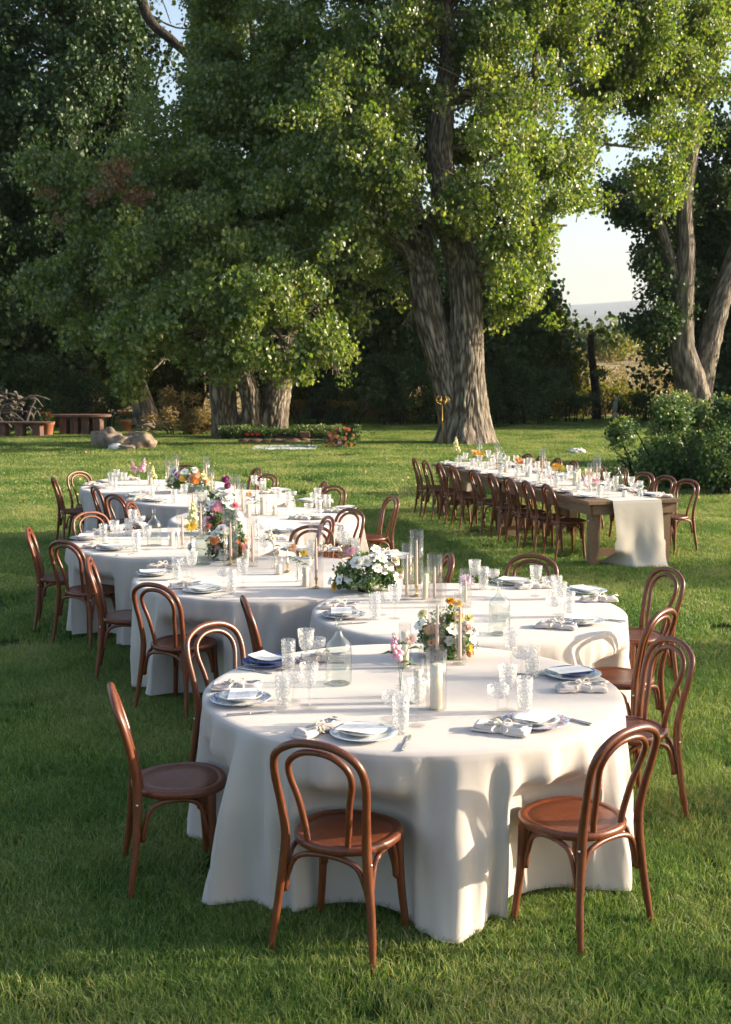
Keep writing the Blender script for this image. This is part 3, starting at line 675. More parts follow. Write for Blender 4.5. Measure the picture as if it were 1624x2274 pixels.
setting(1, 'front right', (1290, 1382), nap=(1238, 1394), napa=-.3, knife=((1368, 1379), (1335, 1376)), tum=(1263.5, 1369), cou=(1229.6, 1376.5), gob=(1243.5, 1364))
setting(1, 'back right', (1302, 1315), chg='pale_blue_china', nap=(1331, 1335), napa=.1, tum=(1236, 1330), cou=(1219, 1327), gob=(1190, 1323))
setting(1, 'back', (1138, 1295), nap=(1184, 1305), napa=.2, tum=(1073.6, 1308.5), cou=(1094, 1309), gob=(1054, 1308), chg='white_china')
setting(2, 'left', (342, 1276), nap=(361, 1262), napa=0, knife=((304, 1290), (380, 1289)), tum=(392.5, 1286), cou=(415, 1281), gob=(427, 1285))
setting(2, 'front left', (451, 1313), chg='pale_blue_china', nap=(414, 1305), napa=.35, knife=((479, 1329), (521, 1316)), tum=(514, 1313), cou=(497, 1306), gob=(540, 1305))
setting(2, 'back right', (659, 1224), nap=(728, 1224), napa=.2, tum=(690, 1240), cou=(641, 1242), gob=(757, 1232))
setting(2, 'far right', (880, 1240), nap=(856, 1232), napa=.2, tum=(790, 1238), cou=(776, 1232), gob=(764, 1236), full=False)
setting(2, 'back', (630, 1183), nap=(610, 1200), napa=.1, tum=(570, 1192), cou=(579, 1196), gob=(587, 1242), full=False)
setting(3, 'left', (191, 1197), chg='white_china', nap=(215, 1187), napa=.1, tum=(230, 1203), cou=(262, 1204), gob=(255, 1207))
setting(3, 'front left', (251, 1220), chg='white_china', nap=(215, 1217), napa=.1, knife=((260, 1234), (306, 1228)), tum=(303, 1225), cou=(318, 1212), gob=(327, 1221))
setting(3, 'back left', (262, 1174), chg='white_china', nap=(300, 1166), tum=(286, 1189), cou=(312, 1178), gob=(296, 1180), full=False)
setting(4, 'right', (704, 1151), chg='white_china', nap=(667, 1153), napa=-.3, tum=(708, 1143), cou=(686, 1147), gob=(697, 1137), full=False)
setting(4, 'back right', (764, 1131), chg='white_china', nap=(745, 1138), napa=-.2, tum=(728, 1130), cou=(716, 1126), gob=(706, 1124), full=False)
setting(4, 'back', (680, 1114), chg='white_china', nap=(718, 1116), napa=.1, tum=(640, 1123), cou=(650, 1118), gob=(618, 1125), full=False)
setting(5, 'left', (305, 1103), chg='white_china', nap=(318, 1097), napa=.1, tum=(337, 1109), cou=(349, 1107), gob=(355, 1104), full=False)
setting(5, 'front left', (346, 1113), chg='white_china', nap=(307, 1112), napa=.1, tum=(387, 1117), cou=(396, 1113), gob=(410, 1115), full=False)
setting(5, 'right', (622, 1090), chg='white_china', nap=(600, 1096), napa=.2, tum=(585, 1090), cou=(577, 1094), gob=(565, 1092), full=False)
setting(6, 'front left', (222, 1083), chg='white_china', nap=(205, 1078), napa=.1, tum=(255, 1087), cou=(265, 1083), gob=(276, 1084), full=False)
setting(6, 'left', (232, 1071), chg='white_china', nap=(290, 1066), napa=.1, tum=(246, 1075), cou=(256, 1073), gob=(260, 1076), full=False)

# ------------------------------------------------------------------ bottles, candles, vases
def bottle_tpl(m):
    pr = [(.045, .006), (.056, .0), (.061, .006), (.0625, .02), (.0625, .165), (.060, .185), (.050, .204), (.030, .222), (.018, .238), (.0145, .262), (.0138, .295), (.0165, .297), (.0165, .312), (.0135, .315), (.0115, .313)]
    return ('water_bottle', MB().lathe(pr, 28, cap1=False).mesh('water_bottle', m), [('water', MB().lathe([(.050, .008), (.059, .012), (.0595, .118), (.0, .118)], 24).mesh('water', 'water'))])
BOT, BOTG = bottle_tpl('bottle_glass'), bottle_tpl('green_bottle_glass')
for ti, x, y, t, lab, s in [(0, 752.6, 1518, BOT, 'clear glass water bottle on the nearest round table', 1), (1, 1109, 1408, BOT, 'clear glass water bottle on the second nearest round table', .98), (2, 452, 1253, BOTG, 'smoky water bottle beside the flowers on the third nearest table', .98),
                            (3, 343, 1211.5, BOT, 'clear water bottle on the left of the fourth nearest table', 1), (4, 450, 1128, BOT, 'left one of two bottles behind the pink dahlia', 1.0), (4, 478, 1131, BOTG, 'right one of two bottles behind the pink dahlia', .95)]:
    place(t, P(x, y, TZ[ti] + .002), R.uniform(0, 6), lab, 'bottle', 'water bottles', s)
cache = {}
def cylinder(r, h, ribbed):
    key = (round(r, 3), round(h, 2), ribbed)
    if key not in cache:
        seg = 56 if ribbed else 24
        w = (lambda a, z: 1 + .028 * math.cos(a * 14)) if ribbed else None
        cache[key] = MB().lathe([(r * .9, .003), (r, .0), (r, h), (r * .965, h), (r * .965, .008)], seg, cap1=False, wob=w).mesh('glass_cylinder', 'clear_glass')
    return ('glass_cylinder', cache[key], [])
def candle(r, h, wax):
    key = ('c', round(r, 3), round(h, 2), wax)
    if key not in cache:
        if r > .015: pr = [(r * .98, 0), (r, .002), (r, h - .004), (r * .94, h), (r * .3, h - .004), (.001, h - .005)]
        else: pr = [(r, 0), (r, .01), (r * .62, h - .02), (r * .4, h - .004), (.0008, h)]
        cache[key] = (MB().lathe(pr, 16).mesh('candle', wax), MB().tube([(0, 0, h - .006), (.001, 0, h + .004), (.003, 0, h + .012)], .0011, 5).mesh('wick', 'wick'))
    a, b = cache[key]; return ('pillar_candle' if r > .015 else 'taper_candle', a, [('wick', b)])
HB = ('candlestick', MB().lathe([(.026, 0), (.027, .003), (.018, .007), (.007, .012), (.005, .022), (.009, .034), (.006, .044), (.012, .056), (.0135, .066), (.012, .07), (.009, .066)], 16).mesh('candlestick', 'brass'), [])
HG = ('candlestick', MB().lathe([(.022, 0), (.024, .004), (.018, .010), (.010, .018), (.017, .028), (.0225, .040), (.021, .041), (.0105, .030), (.002, .024)], 16).mesh('candlestick', 'clear_glass'), [])
def light(ti, kind, x, yb, yt, w, ct, lab, rib=False, holder='g', wax=None, z=None, cyl=True):
    z = TZ[ti] + .002 if z is None else z
    p = P(x, yb, z); s = F / p.y; h = (yb - yt) / s * 1.01; r = w / 2 / s
    p = p + Vector((0, r, 0)); s = F / p.y
    adj = {'w': 'ribbed' if rib else 'smooth'}
    if cyl: place(cylinder(max(r, .02), h, rib), p, R.uniform(0, 1), f'{adj["w"]} glass cylinder {lab}', 'glass cylinder', 'glass candle cylinders')
    ch = (yb - ct) / s
    if kind == 'p': place(candle(min(.034, r * .60), max(.05, ch), wax or 'wax'), p + Vector((0, 0, .004)), 0, f'ivory pillar candle inside the cylinder {lab}', 'candle', 'pillar candles')
    else:
        H, hz = (HB, .058) if holder == 'b' else (HG, .026)
        place(H, p + Vector((0, 0, .004)), 0, f'{"brass" if holder == "b" else "glass"} candlestick {"inside the cylinder " if cyl else ""}{lab}', 'candlestick', 'candlesticks')
        place(candle(.0105, max(.08, ch - hz), wax or 'blush_wax'), p + Vector((0, 0, .004 + hz)), 0, f'{"thin white" if wax == "wax" else "blush"} taper candle {"inside the cylinder " if cyl else ""}{lab}', 'candle', 'taper candles')
L = light
L(0, 'p', 970, 1580, 1442, 47, 1478, 'nearest to us on the nearest table', True)
L(0, 'p', 900, 1486, 1384, 29, 1404, 'behind the pink snapdragon')
L(0, 'p', 928, 1564, 1461, 31, 1490, 'left of the front ribbed cylinder')
L(0, 't', 972, 1474, 1293, 41, 1344, 'tallest on the nearest table, before the flowers', True)
L(0, 't', 1022, 1478, 1313, 28, 1344, 'right of the flowers on the nearest table')
L(1, 't', 904, 1334, 1206, 24, 1230, 'leftmost beside the white bouquet')
L(1, 't', 925.6, 1327, 1177, 31, 1200, 'tallest behind the white bouquet', True, 'b')
L(1, 't', 966, 1340, 1231, 35, 1260, 'between the tall one and the goblets', True)
L(1, 'p', 945, 1332, 1258, 20, 1276, 'short behind the ribbed one on the second nearest table')
L(1, 't', 1035, 1350, 1263, 28, 1290, 'before the mauve dahlia')
L(2, 't', 702, 1309, 1163, 33, 1195, 'left of the white bouquet', True, 'b')
L(2, 'p', 678, 1304, 1246, 25, 1262, 'behind the yellow zinnia')
L(2, 't', 638, 1272, 1215, 16, 1222, 'standing bare beside the orange zinnia', False, 'b', 'wax', cyl=False)
L(2, 'p', 619, 1277, 1228, 22, 1257, 'left of the orange zinnia')
L(2, 't', 511, 1257, 1127, 34, 1160, 'before the orange dahlias', True, 'b')
L(2, 't', 560, 1259, 1148, 25, 1168, 'right of the orange dahlias')
L(2, 'p', 546, 1250, 1208, 20, 1222, 'short behind the orange dahlias')
L(3, 'p', 380, 1213, 1169, 19, 1185, 'alone left of the flowers on the fourth table')
L(3, 't', 404, 1220, 1133, 26, 1148, 'left of the yellow flower', True)
L(3, 't', 445, 1198, 1101, 26, 1120, 'behind the yellow flower', True)
L(3, 't', 428, 1172, 1078, 24, 1098, 'tall left of the two bottles', True)
L(4, 'p', 551, 1149, 1112, 16, 1122, 'first of three right of the flowers, fifth table')
L(4, 'p', 583, 1143, 1095, 20, 1106, 'second of three right of the flowers, fifth table')
L(4, 'p', 609, 1145, 1115, 15, 1125, 'third of three right of the flowers, fifth table')
L(4, 't', 521, 1150, 1055, 26, 1075, 'tall behind the white flowers', True)
L(4, 't', 538, 1142, 1073, 18, 1084, 'right of the tall ribbed one, fifth table')
L(6, 'p', 333, 1077, 1036, 14, 1048, 'left end of the farthest table')
L(6, 't', 373, 1079, 1022, 13, 1036, 'left of the far bouquet')
L(6, 't', 391, 1068, 1010, 15, 1020, 'behind the left of the far bouquet')
L(6, 't', 458, 1078, 1014, 16, 1030, 'right of the far bouquet')
L(5, 't', 470, 1097, 1040, 13, 1050, 'short right of the far bouquet')

VASE = ('bud_vase', MB().lathe([(.018, 0), (.026, .003), (.029, .02), (.027, .05), (.016, .075), (.0105, .088), (.0115, .11), (.015, .118), (.0135, .118), (.0095, .108)], 18, cap1=False).mesh('bud_vase', 'cut_glass'), [('water', MB().lathe([(.024, .004), (.027, .02), (.025, .048), (.0, .048)], 14).mesh('water', 'water'))])
VASE2 = ('bud_vase', MB().lathe([(.022, 0), (.030, .003), (.031, .02), (.024, .06), (.012, .09), (.011, .12), (.02, .145), (.018, .145), (.009, .12)], 18, cap1=False).mesh('bud_vase', 'clear_glass'), [('water', MB().lathe([(.026, .004), (.029, .02), (.024, .05), (.0, .05)], 14).mesh('water', 'water'))])
# flower heads (shared meshes): facing +z
def petal(mb, L_, W, a, up, curl, r0=.0, z0=0, cup=0.0, n=4):
    vs = []; fs = []
    for i in range(n + 1):
        t = i / n; w = W * math.sin(PI * min(1, .12 + t * .80)) ** .75 * .5
        x = r0 + L_ * t * math.cos(up) ; z = z0 + L_ * t * math.sin(up) - curl * L_ * t * t
        for s in (-1, 0, 1): vs.append((x, s * w, z + (cup * w if s else 0)))
    for i in range(n):
        for s in (0, 1): fs.append((i * 3 + s, i * 3 + s + 1, i * 3 + 4 + s, i * 3 + 3 + s))
    c, s_ = math.cos(a), math.sin(a); mb.add([(x * c - y * s_, x * s_ + y * c, z) for x, y, z in vs], fs)
def head(kind, m):
    key = (kind, m)
    if key in cache: return cache[key]
    r = random.Random(hash_(kind)); mb = MB(); eye = None
    if kind == 'cosmos':
        for k in range(8): petal(mb, 1, .82, k * PI / 4 + r.uniform(-.08, .08), .25 + r.uniform(-.15, .2), .15, .08, cup=.12)
        eye = MB().blob((0, 0, .1), .23, .23, .12, 10, 6, .1).mesh('eye', 'flower_eye')
    elif kind == 'zinnia':
        for lay in range(4):
            nn = 16 - lay * 2
            for k in range(nn): petal(mb, 1 - lay * .2, .26, k * 2 * PI / nn + lay * .2, .08 + lay * .28, .12, .05, lay * .07)
        eye = MB().blob((0, 0, .3), .17, .17, .1, 8, 6, .1).mesh('eye', 'flower_eye')
    elif kind == 'dahlia':
        nlay = 9
        for lay in range(nlay):
            el = -.7 + lay * 2.2 / nlay; nn = max(4, int(15 * math.cos(el)))
            for k in range(nn):
                a = k * 2 * PI / nn + lay * .5; c, s = math.cos(el), math.sin(el)
                petal(mb, .42, .30, a, el, .0, .62 * c, .62 * s, cup=.5, n=3)
        mb.blob((0, 0, 0), .66, .66, .66, 12, 8, .05)
    elif kind == 'ruffle':
        for lay in range(3):
            for k in range(6): petal(mb, 1.0 - lay * .18, .95, k * PI / 3 + lay * .5 + r.uniform(-.1, .1), .35 + lay * .38 + r.uniform(-.1, .1), .25 - lay * .1, .03, 0, cup=.25 + r.uniform(-.1, .2))
        eye = MB().blob((0, 0, .18), .13, .13, .2, 8, 6, .1).mesh('eye', 'flower_eye')
    elif kind == 'snap':     # spike of florets, unit = spike length
        for k in range(22):
            t = k / 21; a = k * 2.4; rr = .22 * (1 - t * .75) * r.uniform(.7, 1.3)
            m4 = Matrix.Translation((rr * .75 * math.cos(a), rr * .75 * math.sin(a), t * .95)) @ Matrix.Rotation(a, 4, 'Z') @ Matrix.Rotation(.9, 4, 'Y')
            mb.blob((0, 0, 0), 1, 1, 1, 8, 5, .35, 2.5, k)
            nvs = 8 * 6; sz = .15 * (1 - t * .72) * r.uniform(.7, 1.25)
            for q in range(len(mb.v) - nvs, len(mb.v)): v = Vector(mb.v[q]); mb.v[q] = tuple(m4 @ Vector((v.x * sz, v.y * sz * .8, v.z * sz * .8)))
    me = mb.mesh('flower', m); cache[key] = (me, eye); return cache[key]
def hash_(s): return sum(ord(c) * (i + 3) for i, c in enumerate(s))
def flower(parent, kind, m, base, tip, size, look=None, stem=True, name=None, label=None):
    """a flower on a stem from base to tip; both in parent space"""
    me, eye = head(kind, m); base, tip = Vector(base), Vector(tip)
    d = look if look else (tip - base)
    q = Vector(d).normalized().to_track_quat('Z', 'Y').to_euler()
    o = obj(name or {'cosmos': 'cosmos', 'zinnia': 'zinnia', 'dahlia': 'dahlia', 'ruffle': 'lisianthus', 'snap': 'snapdragon'}[kind], me, parent, tip, q, size)
    if eye: obj('eye', eye, o)
    return o
def stemmesh(pairs, r=.0016):
    mb = MB()
    for a, b in pairs:
        a, b = Vector(a), Vector(b); m = (a + b) / 2 + Vector((R.uniform(-.01, .01), R.uniform(-.01, .01), 0)); mb.tube(spline([a, m, b], 6), r, 5)
    return mb.mesh('stem', 'stem_green')
def vase_flower(ti, x, y, items, lab, tpl=None, z=None):
    z = TZ[ti] + .002 if z is None else z
    p = P(x, y, z); place(tpl or VASE, p, R.uniform(0, 6), f'small glass bud vase holding {lab}', 'vase', 'bud vases')
    nm = {'cosmos': 'cosmos', 'zinnia': 'zinnia', 'dahlia': 'dahlia', 'ruffle': 'lisianthus', 'snap': 'snapdragon'}
    for k, (kind, m, px, py, size, dsc) in enumerate(items):
        q = PY(px, py, p.y + R.uniform(-.02, .02)); t = obj(nm[kind] + '_stem', None, None, p + Vector((0, 0, .01))); tag(t, f'{dsc} {nm[kind]}, {lab}' if len(items) > 1 else f'{dsc} {nm[kind]} in a bud vase, {lab}', 'flower', 'single flowers in bud vases')
        rel = q - p - Vector((0, 0, .01))
        if kind == 'snap': b = rel.copy(); b.z -= size * .5; b.x *= .8; look = Vector((rel.x * .8, 0, rel.z)).normalized() + Vector((0, -.05, 0)); flower(t, kind, m, (0, 0, 0), b, size, look); top = b + look * size * .9
        else: look = Vector((R.uniform(-.4, .4), -.9, .8)); flower(t, kind, m, (0, 0, 0), rel, size, look); top = rel
        mb = MB(); mb.tube(spline([(0, 0, 0), (rel.x * .2, rel.y * .2, .11), tuple(top)], 9), .0018, 6)
        for s in range(3):
            u = .45 + s * .15; c = Vector(top) * u; c.z += .02; L2 = .035
            mb.tube([c, c + Vector((L2 * (-1) ** s, 0, .01)), c + Vector((2 * L2 * (-1) ** s, 0, .0))], [.001, .008, .0005], 4, flat=.2)
        obj('stem', mb.mesh('stem', 'stem_green'), t)
vase_flower(0, 889, 1547, [('snap', 'pink_petal', 877, 1430, .12, 'pink'), ('zinnia', 'blush_petal', 912, 1420, .032, 'blush')], 'pink and blush flowers')
vase_flower(0, 942, 1460, [('ruffle', 'white_petal', 947, 1423, .042, 'large white')], 'on the nearest table', VASE2)
vase_flower(1, 1028, 1322, [('zinnia', 'mauve_petal', 1036, 1290, .055, 'mauve')], 'behind a taper candle')
vase_flower(2, 661, 1291, [('zinnia', 'peach_petal', 650, 1216, .036, 'orange'), ('zinnia', 'yellow_petal', 675, 1228, .032, 'yellow')], 'orange and yellow flowers')
vase_flower(2, 611, 1262, [('snap', 'cream_petal', 601, 1185, .12, 'cream')], 'on the third nearest table', VASE2)
vase_flower(4, 568, 1145, [('snap', 'white_petal', 570, 1098, .11, 'white'), ('zinnia', 'peach_petal', 553, 1098, .04, 'peach')], 'white and peach flowers', VASE2)
vase_flower(6, 309, 1075, [('snap', 'pink_petal', 297, 1034, .15, 'left pink'), ('snap', 'pink_petal', 318, 1030, .18, 'right pink')], 'two pink spikes')
vase_flower(6, 341, 1077, [('snap', 'pale_yellow_petal', 340, 1046, .15, 'yellow')], 'on the farthest table', VASE2)
vase_flower(3, 424, 1228, [('zinnia', 'yellow_petal', 425, 1168, .055, 'yellow'), ('snap', 'pale_yellow_petal', 429, 1130, .16, 'greenish')], 'yellow and green flowers', VASE2)
# leaf clump used for bouquets and plants
def leafclump(n, size, leaf, seed, flat=False, elong=1.0, twigs=0, tw=.004):
    r = random.Random(seed); v = []; f = []; tone = []
    for i in range(n):
        d = Vector((r.gauss(0, 1), r.gauss(0, 1), r.gauss(0, 1))).normalized() * (r.random() ** .5) * size; d.z *= .8
        q = (Euler((r.gauss(0, .9), r.gauss(0, .9), r.uniform(0, 2 * PI))) if not flat else Euler((-1.25 + r.gauss(0, .45), r.gauss(0, .5), r.uniform(0, 2 * PI)))).to_matrix(); s = leaf * r.uniform(.6, 1.25); w = s * .5 / elong
        pts = [Vector((0, -s * .5, 0)), Vector((w, -s * .12, .12 * s)), Vector((w * .62, s * .25, .08 * s)), Vector((0, s * .55, -.1 * s)), Vector((-w * .62, s * .25, .08 * s)), Vector((-w, -s * .12, .12 * s)), Vector((0, 0, 0))]
        o = len(v); v += [tuple(q @ p_ + d) for p_ in pts]; f += [(o, o + 1, o + 2, o + 6), (o + 6, o + 2, o + 3, o + 4), (o, o + 6, o + 4, o + 5)]
        t = r.random(); tone += [t] * 7
    for i in range(twigs):
        a = Vector((r.gauss(0, .2), r.gauss(0, .2), r.gauss(0, .2))) * size; b = Vector((r.gauss(0, .6), r.gauss(0, .6), r.gauss(0, .6))) * size; o = len(v)
        v += [tuple(a), tuple(a + Vector((tw, 0, tw))), tuple(b)]; f.append((o, o + 1, o + 2)); tone += [.95] * 3
    return v, f, tone
def bouquet(ti, base, cx, cyy, w, h, heads, lab, nleaf=70, pale=True, z=None, seed=1):
    """base: picture point on the table; heads: (kind, material, picture x, y, size m)"""
    z = TZ[ti] + .002 if z is None else z
    r = random.Random(seed); p = P(base[0], base[1], z) + Vector((0, w * .22, 0))
    t = obj('flower_arrangement', None, None, p); tag(t, lab, 'bouquet', 'low flower arrangements')
    obj('bowl', MB().lathe([(.05, 0), (.06, .004), (.075, .05), (.08, .06), (.07, .055)], 20).mesh('bowl', 'dark_bowl'), t)
    pts, tu, sz = [], [], []
    for k in range(nleaf):
        a = r.uniform(0, 2 * PI); e = math.asin(r.uniform(-.15, 1)); q = r.uniform(.45, .98)
        pts.append((w / 2 * q * math.cos(a) * math.cos(e), w / 2 * .8 * q * math.sin(a) * math.cos(e), .04 + h * .82 * q * abs(math.sin(e)))); tu.append((r.gauss(0, .8), r.gauss(0, .8), r.uniform(0, 6))); sz.append(r.uniform(.6, 1.2))
    o = scatter('foliage', leafclump(26, .045, .028, seed, elong=1.5, twigs=6, tw=.0012), pts, tu, sz, 'bouquet_leaf', t); o['kind'] = 'stuff'
    if pale:
        o = scatter('pale_foliage', leafclump(22, .045, .016, seed + 1, elong=1.1, twigs=8, tw=.001), [(x * 1.04, y * 1.04, z_ * 1.05) for x, y, z_ in pts[::2]], tu[::2], sz[::2], 'pale_leaf', t); o['kind'] = 'stuff'
    pairs = []
    for kind, m, hx, hy, s in heads:
        dx = (hx - base[0]) / (F / p.y); rel = max(-.98, min(.98, dx / (w / 2)))
        yy = -w / 2 * .8 * math.sqrt(max(0, 1 - rel * rel)) * r.uniform(.45, .8)
        q = PY(hx, hy, p.y + yy) - p; q.z = max(.03, q.z)
        out = Vector((q.x, q.y - .08, max(.02, q.z * .8))).normalized()
        flower(t, kind, m, (0, 0, .04), q, s, out); pairs.append(((0, 0, .05), q))
    obj('stem', stemmesh(pairs), t)
    return t
W_, Y_, PK, OR = 'white_petal', 'yellow_petal', 'pink_petal', 'orange_petal'
bouquet(0, (995, 1466), 0, 0, .30, .27, [('cosmos', W_, 933, 1388, .035), ('zinnia', 'pale_yellow_petal', 938, 1363, .03), ('zinnia', 'peach_petal', 955, 1398, .036), ('ruffle', 'gold_petal', 1000, 1336, .028), ('ruffle', Y_, 1016, 1342, .03),
    ('ruffle', Y_, 1018, 1370, .034), ('ruffle', 'pale_yellow_petal', 1040, 1374, .034), ('ruffle', 'blush_petal', 1037, 1397, .034), ('cosmos', W_, 1007, 1398, .036), ('cosmos', W_, 1020, 1408, .03), ('dahlia', Y_, 1042, 1438, .02),
    ('dahlia', 'peach_petal', 1044, 1452, .022), ('dahlia', Y_, 1001, 1452, .018), ('ruffle', W_, 1000, 1424, .03), ('ruffle', W_, 1053, 1400, .03), ('zinnia', 'peach_petal', 958, 1425, .028), ('cosmos', W_, 1050, 1420, .028)],
    'round bouquet of white, yellow and peach flowers between the two nearest tables', 60, seed=3)
bouquet(1, (812, 1318), 0, 0, .46, .27, [('ruffle', W_, 793, 1250, .05), ('ruffle', W_, 812, 1247, .045), ('cosmos', W_, 776, 1283, .042), ('cosmos', W_, 755, 1287, .036), ('zinnia', 'gold_petal', 743, 1302, .038), ('ruffle', W_, 806, 1296, .038),
    ('cosmos', W_, 824, 1291, .044), ('zinnia', 'cream_petal', 827, 1299, .032), ('zinnia', PK, 779, 1224, .038), ('cosmos', W_, 835, 1220, .036), ('cosmos', W_, 848, 1240, .04), ('ruffle', 'cream_petal', 877, 1245, .042), ('cosmos', W_, 864, 1258, .038),
    ('cosmos', W_, 882, 1285, .04), ('cosmos', W_, 838, 1262, .036), ('cosmos', W_, 736, 1220, .026), ('cosmos', W_, 852, 1268, .03), ('zinnia', PK, 893, 1280, .02), ('cosmos', W_, 734, 1290, .03), ('cosmos', W_, 762, 1262, .026), ('ruffle', W_, 826, 1240, .034)],
    'wide white cosmos bouquet with yellow and pink accents on dark foliage', 110, seed=5)
bouquet(2, (505, 1246), 0, 0, .36, .27, [('dahlia', 'orange_petal', 476, 1197, .034), ('dahlia', 'peach_petal', 477, 1203, .03), ('zinnia', 'coral_petal', 462, 1170, .04), ('ruffle', W_, 492, 1176, .05), ('ruffle', W_, 478, 1186, .04), ('ruffle', W_, 496, 1232, .05),
    ('dahlia', 'coral_petal', 541, 1218, .036), ('dahlia', 'orange_petal', 528, 1208, .03), ('dahlia', PK, 484, 1220, .03), ('ruffle', W_, 425, 1215, .045), ('cosmos', W_, 505, 1180, .04), ('zinnia', 'peach_petal', 548, 1200, .03), ('dahlia', 'orange_petal', 515, 1222, .026)],
    'bouquet of orange and coral dahlias with a white bloom beside the smoky bottle', 70, seed=7)
bouquet(3, (482, 1188), 0, 0, .42, .50, [('dahlia', PK, 482, 1127, .062), ('dahlia', 'magenta_petal', 473, 1156, .045), ('dahlia', 'magenta_petal', 490, 1160, .04), ('ruffle', PK, 460, 1157, .05), ('cosmos', W_, 470, 1118, .04), ('ruffle', W_, 505, 1098, .055), ('ruffle', W_, 520, 1100, .05),
    ('cosmos', W_, 500, 1115, .04), ('cosmos', W_, 512, 1125, .045), ('zinnia', 'magenta_petal', 523, 1122, .034), ('dahlia', 'plum_petal', 501, 1065, .036), ('dahlia', 'plum_petal', 505, 1079, .032), ('cosmos', W_, 494, 1088, .05), ('cosmos', W_, 488, 1100, .04), ('cosmos', W_, 462, 1130, .04), ('cosmos', W_, 534, 1145, .035)],
    'tall bouquet with a big pink dahlia over magenta blooms', 120, seed=9)
bouquet(6, (418, 1096), 0, 0, .62, .30, [('ruffle', W_, 388, 1046, .075), ('ruffle', 'mauve_petal', 398, 1058, .05), ('dahlia', Y_, 405, 1063, .04), ('dahlia', OR, 433, 1066, .055), ('dahlia', 'peach_petal', 436, 1054, .05), ('ruffle', 'blush_petal', 418, 1060, .06), ('ruffle', 'blush_petal', 425, 1064, .05),
    ('dahlia', 'plum_petal', 388, 1052, .03), ('ruffle', W_, 382, 1068, .045), ('dahlia', 'peach_petal', 458, 1068, .045), ('ruffle', 'pale_yellow_petal', 452, 1058, .045), ('ruffle', W_, 432, 1044, .045), ('cosmos', W_, 410, 1048, .05)],
    'farthest bouquet of mauve, orange and white flowers', 90, seed=11)

# ------------------------------------------------------------------ long farm tables, runner, tableware
fang = math.atan2(AX.y, AX.x) - PI / 2; FL, FW = 5.72, 1.16
def ft(u, v, z): return FT0 + AX * u + AP * v + Vector((0, 0, z))          # u along, v across
plank = MB().box(0, 0, 0, FW / 5 - .004, FL / 2 - .01, .036).mesh('plank', 'weathered_wood', False)
apr_l = MB().box(0, 0, 0, .04, FL / 2 - .10, .12).mesh('apron', 'weathered_wood', False); apr_s = MB().box(0, 0, 0, FW - .10, .04, .12).mesh('apron', 'weathered_wood', False)
fleg = MB().box(0, 0, 0, .11, .11, .60).mesh('leg', 'weathered_wood', False); strm = MB().box(0, 0, 0, FW - .28, .045, .09).mesh('stretcher', 'weathered_wood', False)
foot = MB().box(0, 0, 0, .13, .13, .10).mesh('foot', 'weathered_wood', False)
for k in range(2):
    t = obj('farm_table', None, None, ft(FL / 4 + k * FL / 2, FW / 2, 0), (0, 0, fang))
    tag(t, 'weathered wooden farm table at the ' + ('near end, runner hanging to the grass' if k == 0 else 'far end of the long row, beyond the first'), 'table', 'wooden farm tables end to end')
    for q in range(5): obj('plank', plank, t, (-FW / 2 + FW / 10 + q * FW / 5, 0, .752 + R.uniform(-.0015, .0015)))
    for s in (-1, 1):
        obj('apron', apr_l, t, (s * (FW / 2 - .06), 0, .672)); obj('apron', apr_s, t, (0, s * (FL / 4 - .07), .6725))
        obj('stretcher', strm, t, (0, s * (FL / 4 - .17), .17))
        for s2 in (-1, 1):
            lg = obj('leg', fleg, t, (s2 * (FW / 2 - .14), s * (FL / 4 - .16), .312)); 
            obj('bolt', CHAIR[2][-1][1], lg, (s2 * .056, 0, .22), (0, s2 * PI / 2, 0), 2.2)
    obj('brace', MB().box(0, FL / 4 - .4, .42, .03, .03, .62, tilt=Matrix.Translation((0, 0, 0)) @ Matrix.Rotation(.6, 4, 'X')).mesh('brace', 'iron', False), t)
def runner():
    mb = MB(); path = [(-.34, .008, 0), (-.30, .012, 0), (-.24, .010, .1), (-.17, .03, .3), (-.10, .10, .6), (-.06, .22, .8), (-.045, .40, .6), (-.035, .60, .3), (-.022, .72, .1), (-.010, .765, 0), (.02, .7745, 0), (.3, .7745, 0), (1, .7745, 0), (2, .7745, 0), (3, .7745, 0), (4, .7745, 0), (5, .7745, 0), (5.68, .7745, 0), (5.725, .768, 0), (5.74, .6, .3), (5.76, .4, .6), (5.78, .22, .8)]
    sp = spline(path, 120); nu = 22
    def fn(i, j):
        u, z, wv = sp[j]; v = i / (nu - 1); s = (v - .5)
        off = wv * (.05 * math.sin(v * 9 + 1) * (1 - min(1, z / .76)) + .018 * noise.noise(Vector((v * 5, z * 3, 2))))
        if z < .2 and u < 0: off -= (v < .35) * (.35 - v) * 1.5 * (1 - z / .2)
        width = .60 + (.0 if z > .3 else .04)
        q = ft(u + off * (1 if u > 1 else -1), .60 + s * width + (.02 * math.sin(z * 5) if u < 0 else 0), max(.006, z)); return tuple(q)
    mb.grid(fn, nu, 120); return mb.mesh('table_runner', 'runner_linen')
tag(obj('table_runner', runner()), 'long cream linen runner down the wooden tables, trailing onto the grass', 'table runner')
fz = .7765
def onf(u, v): return ft(u, v, fz)
us = [.42, 1.02, 1.62, 2.22, 2.95, 3.55, 4.15, 4.75, 5.30]
for i, u in enumerate(us):
    for v, fc, sd in ((.18, AP, 'left'), (FW - .16, -AP, 'right')):
        setting(0, f'{ordn[i]} {sd}', onf(u + R.uniform(-.04, .04), v), face=fc, chg='white_china', tname='long wooden table', z=fz - .0015 if False else fz, full=False)
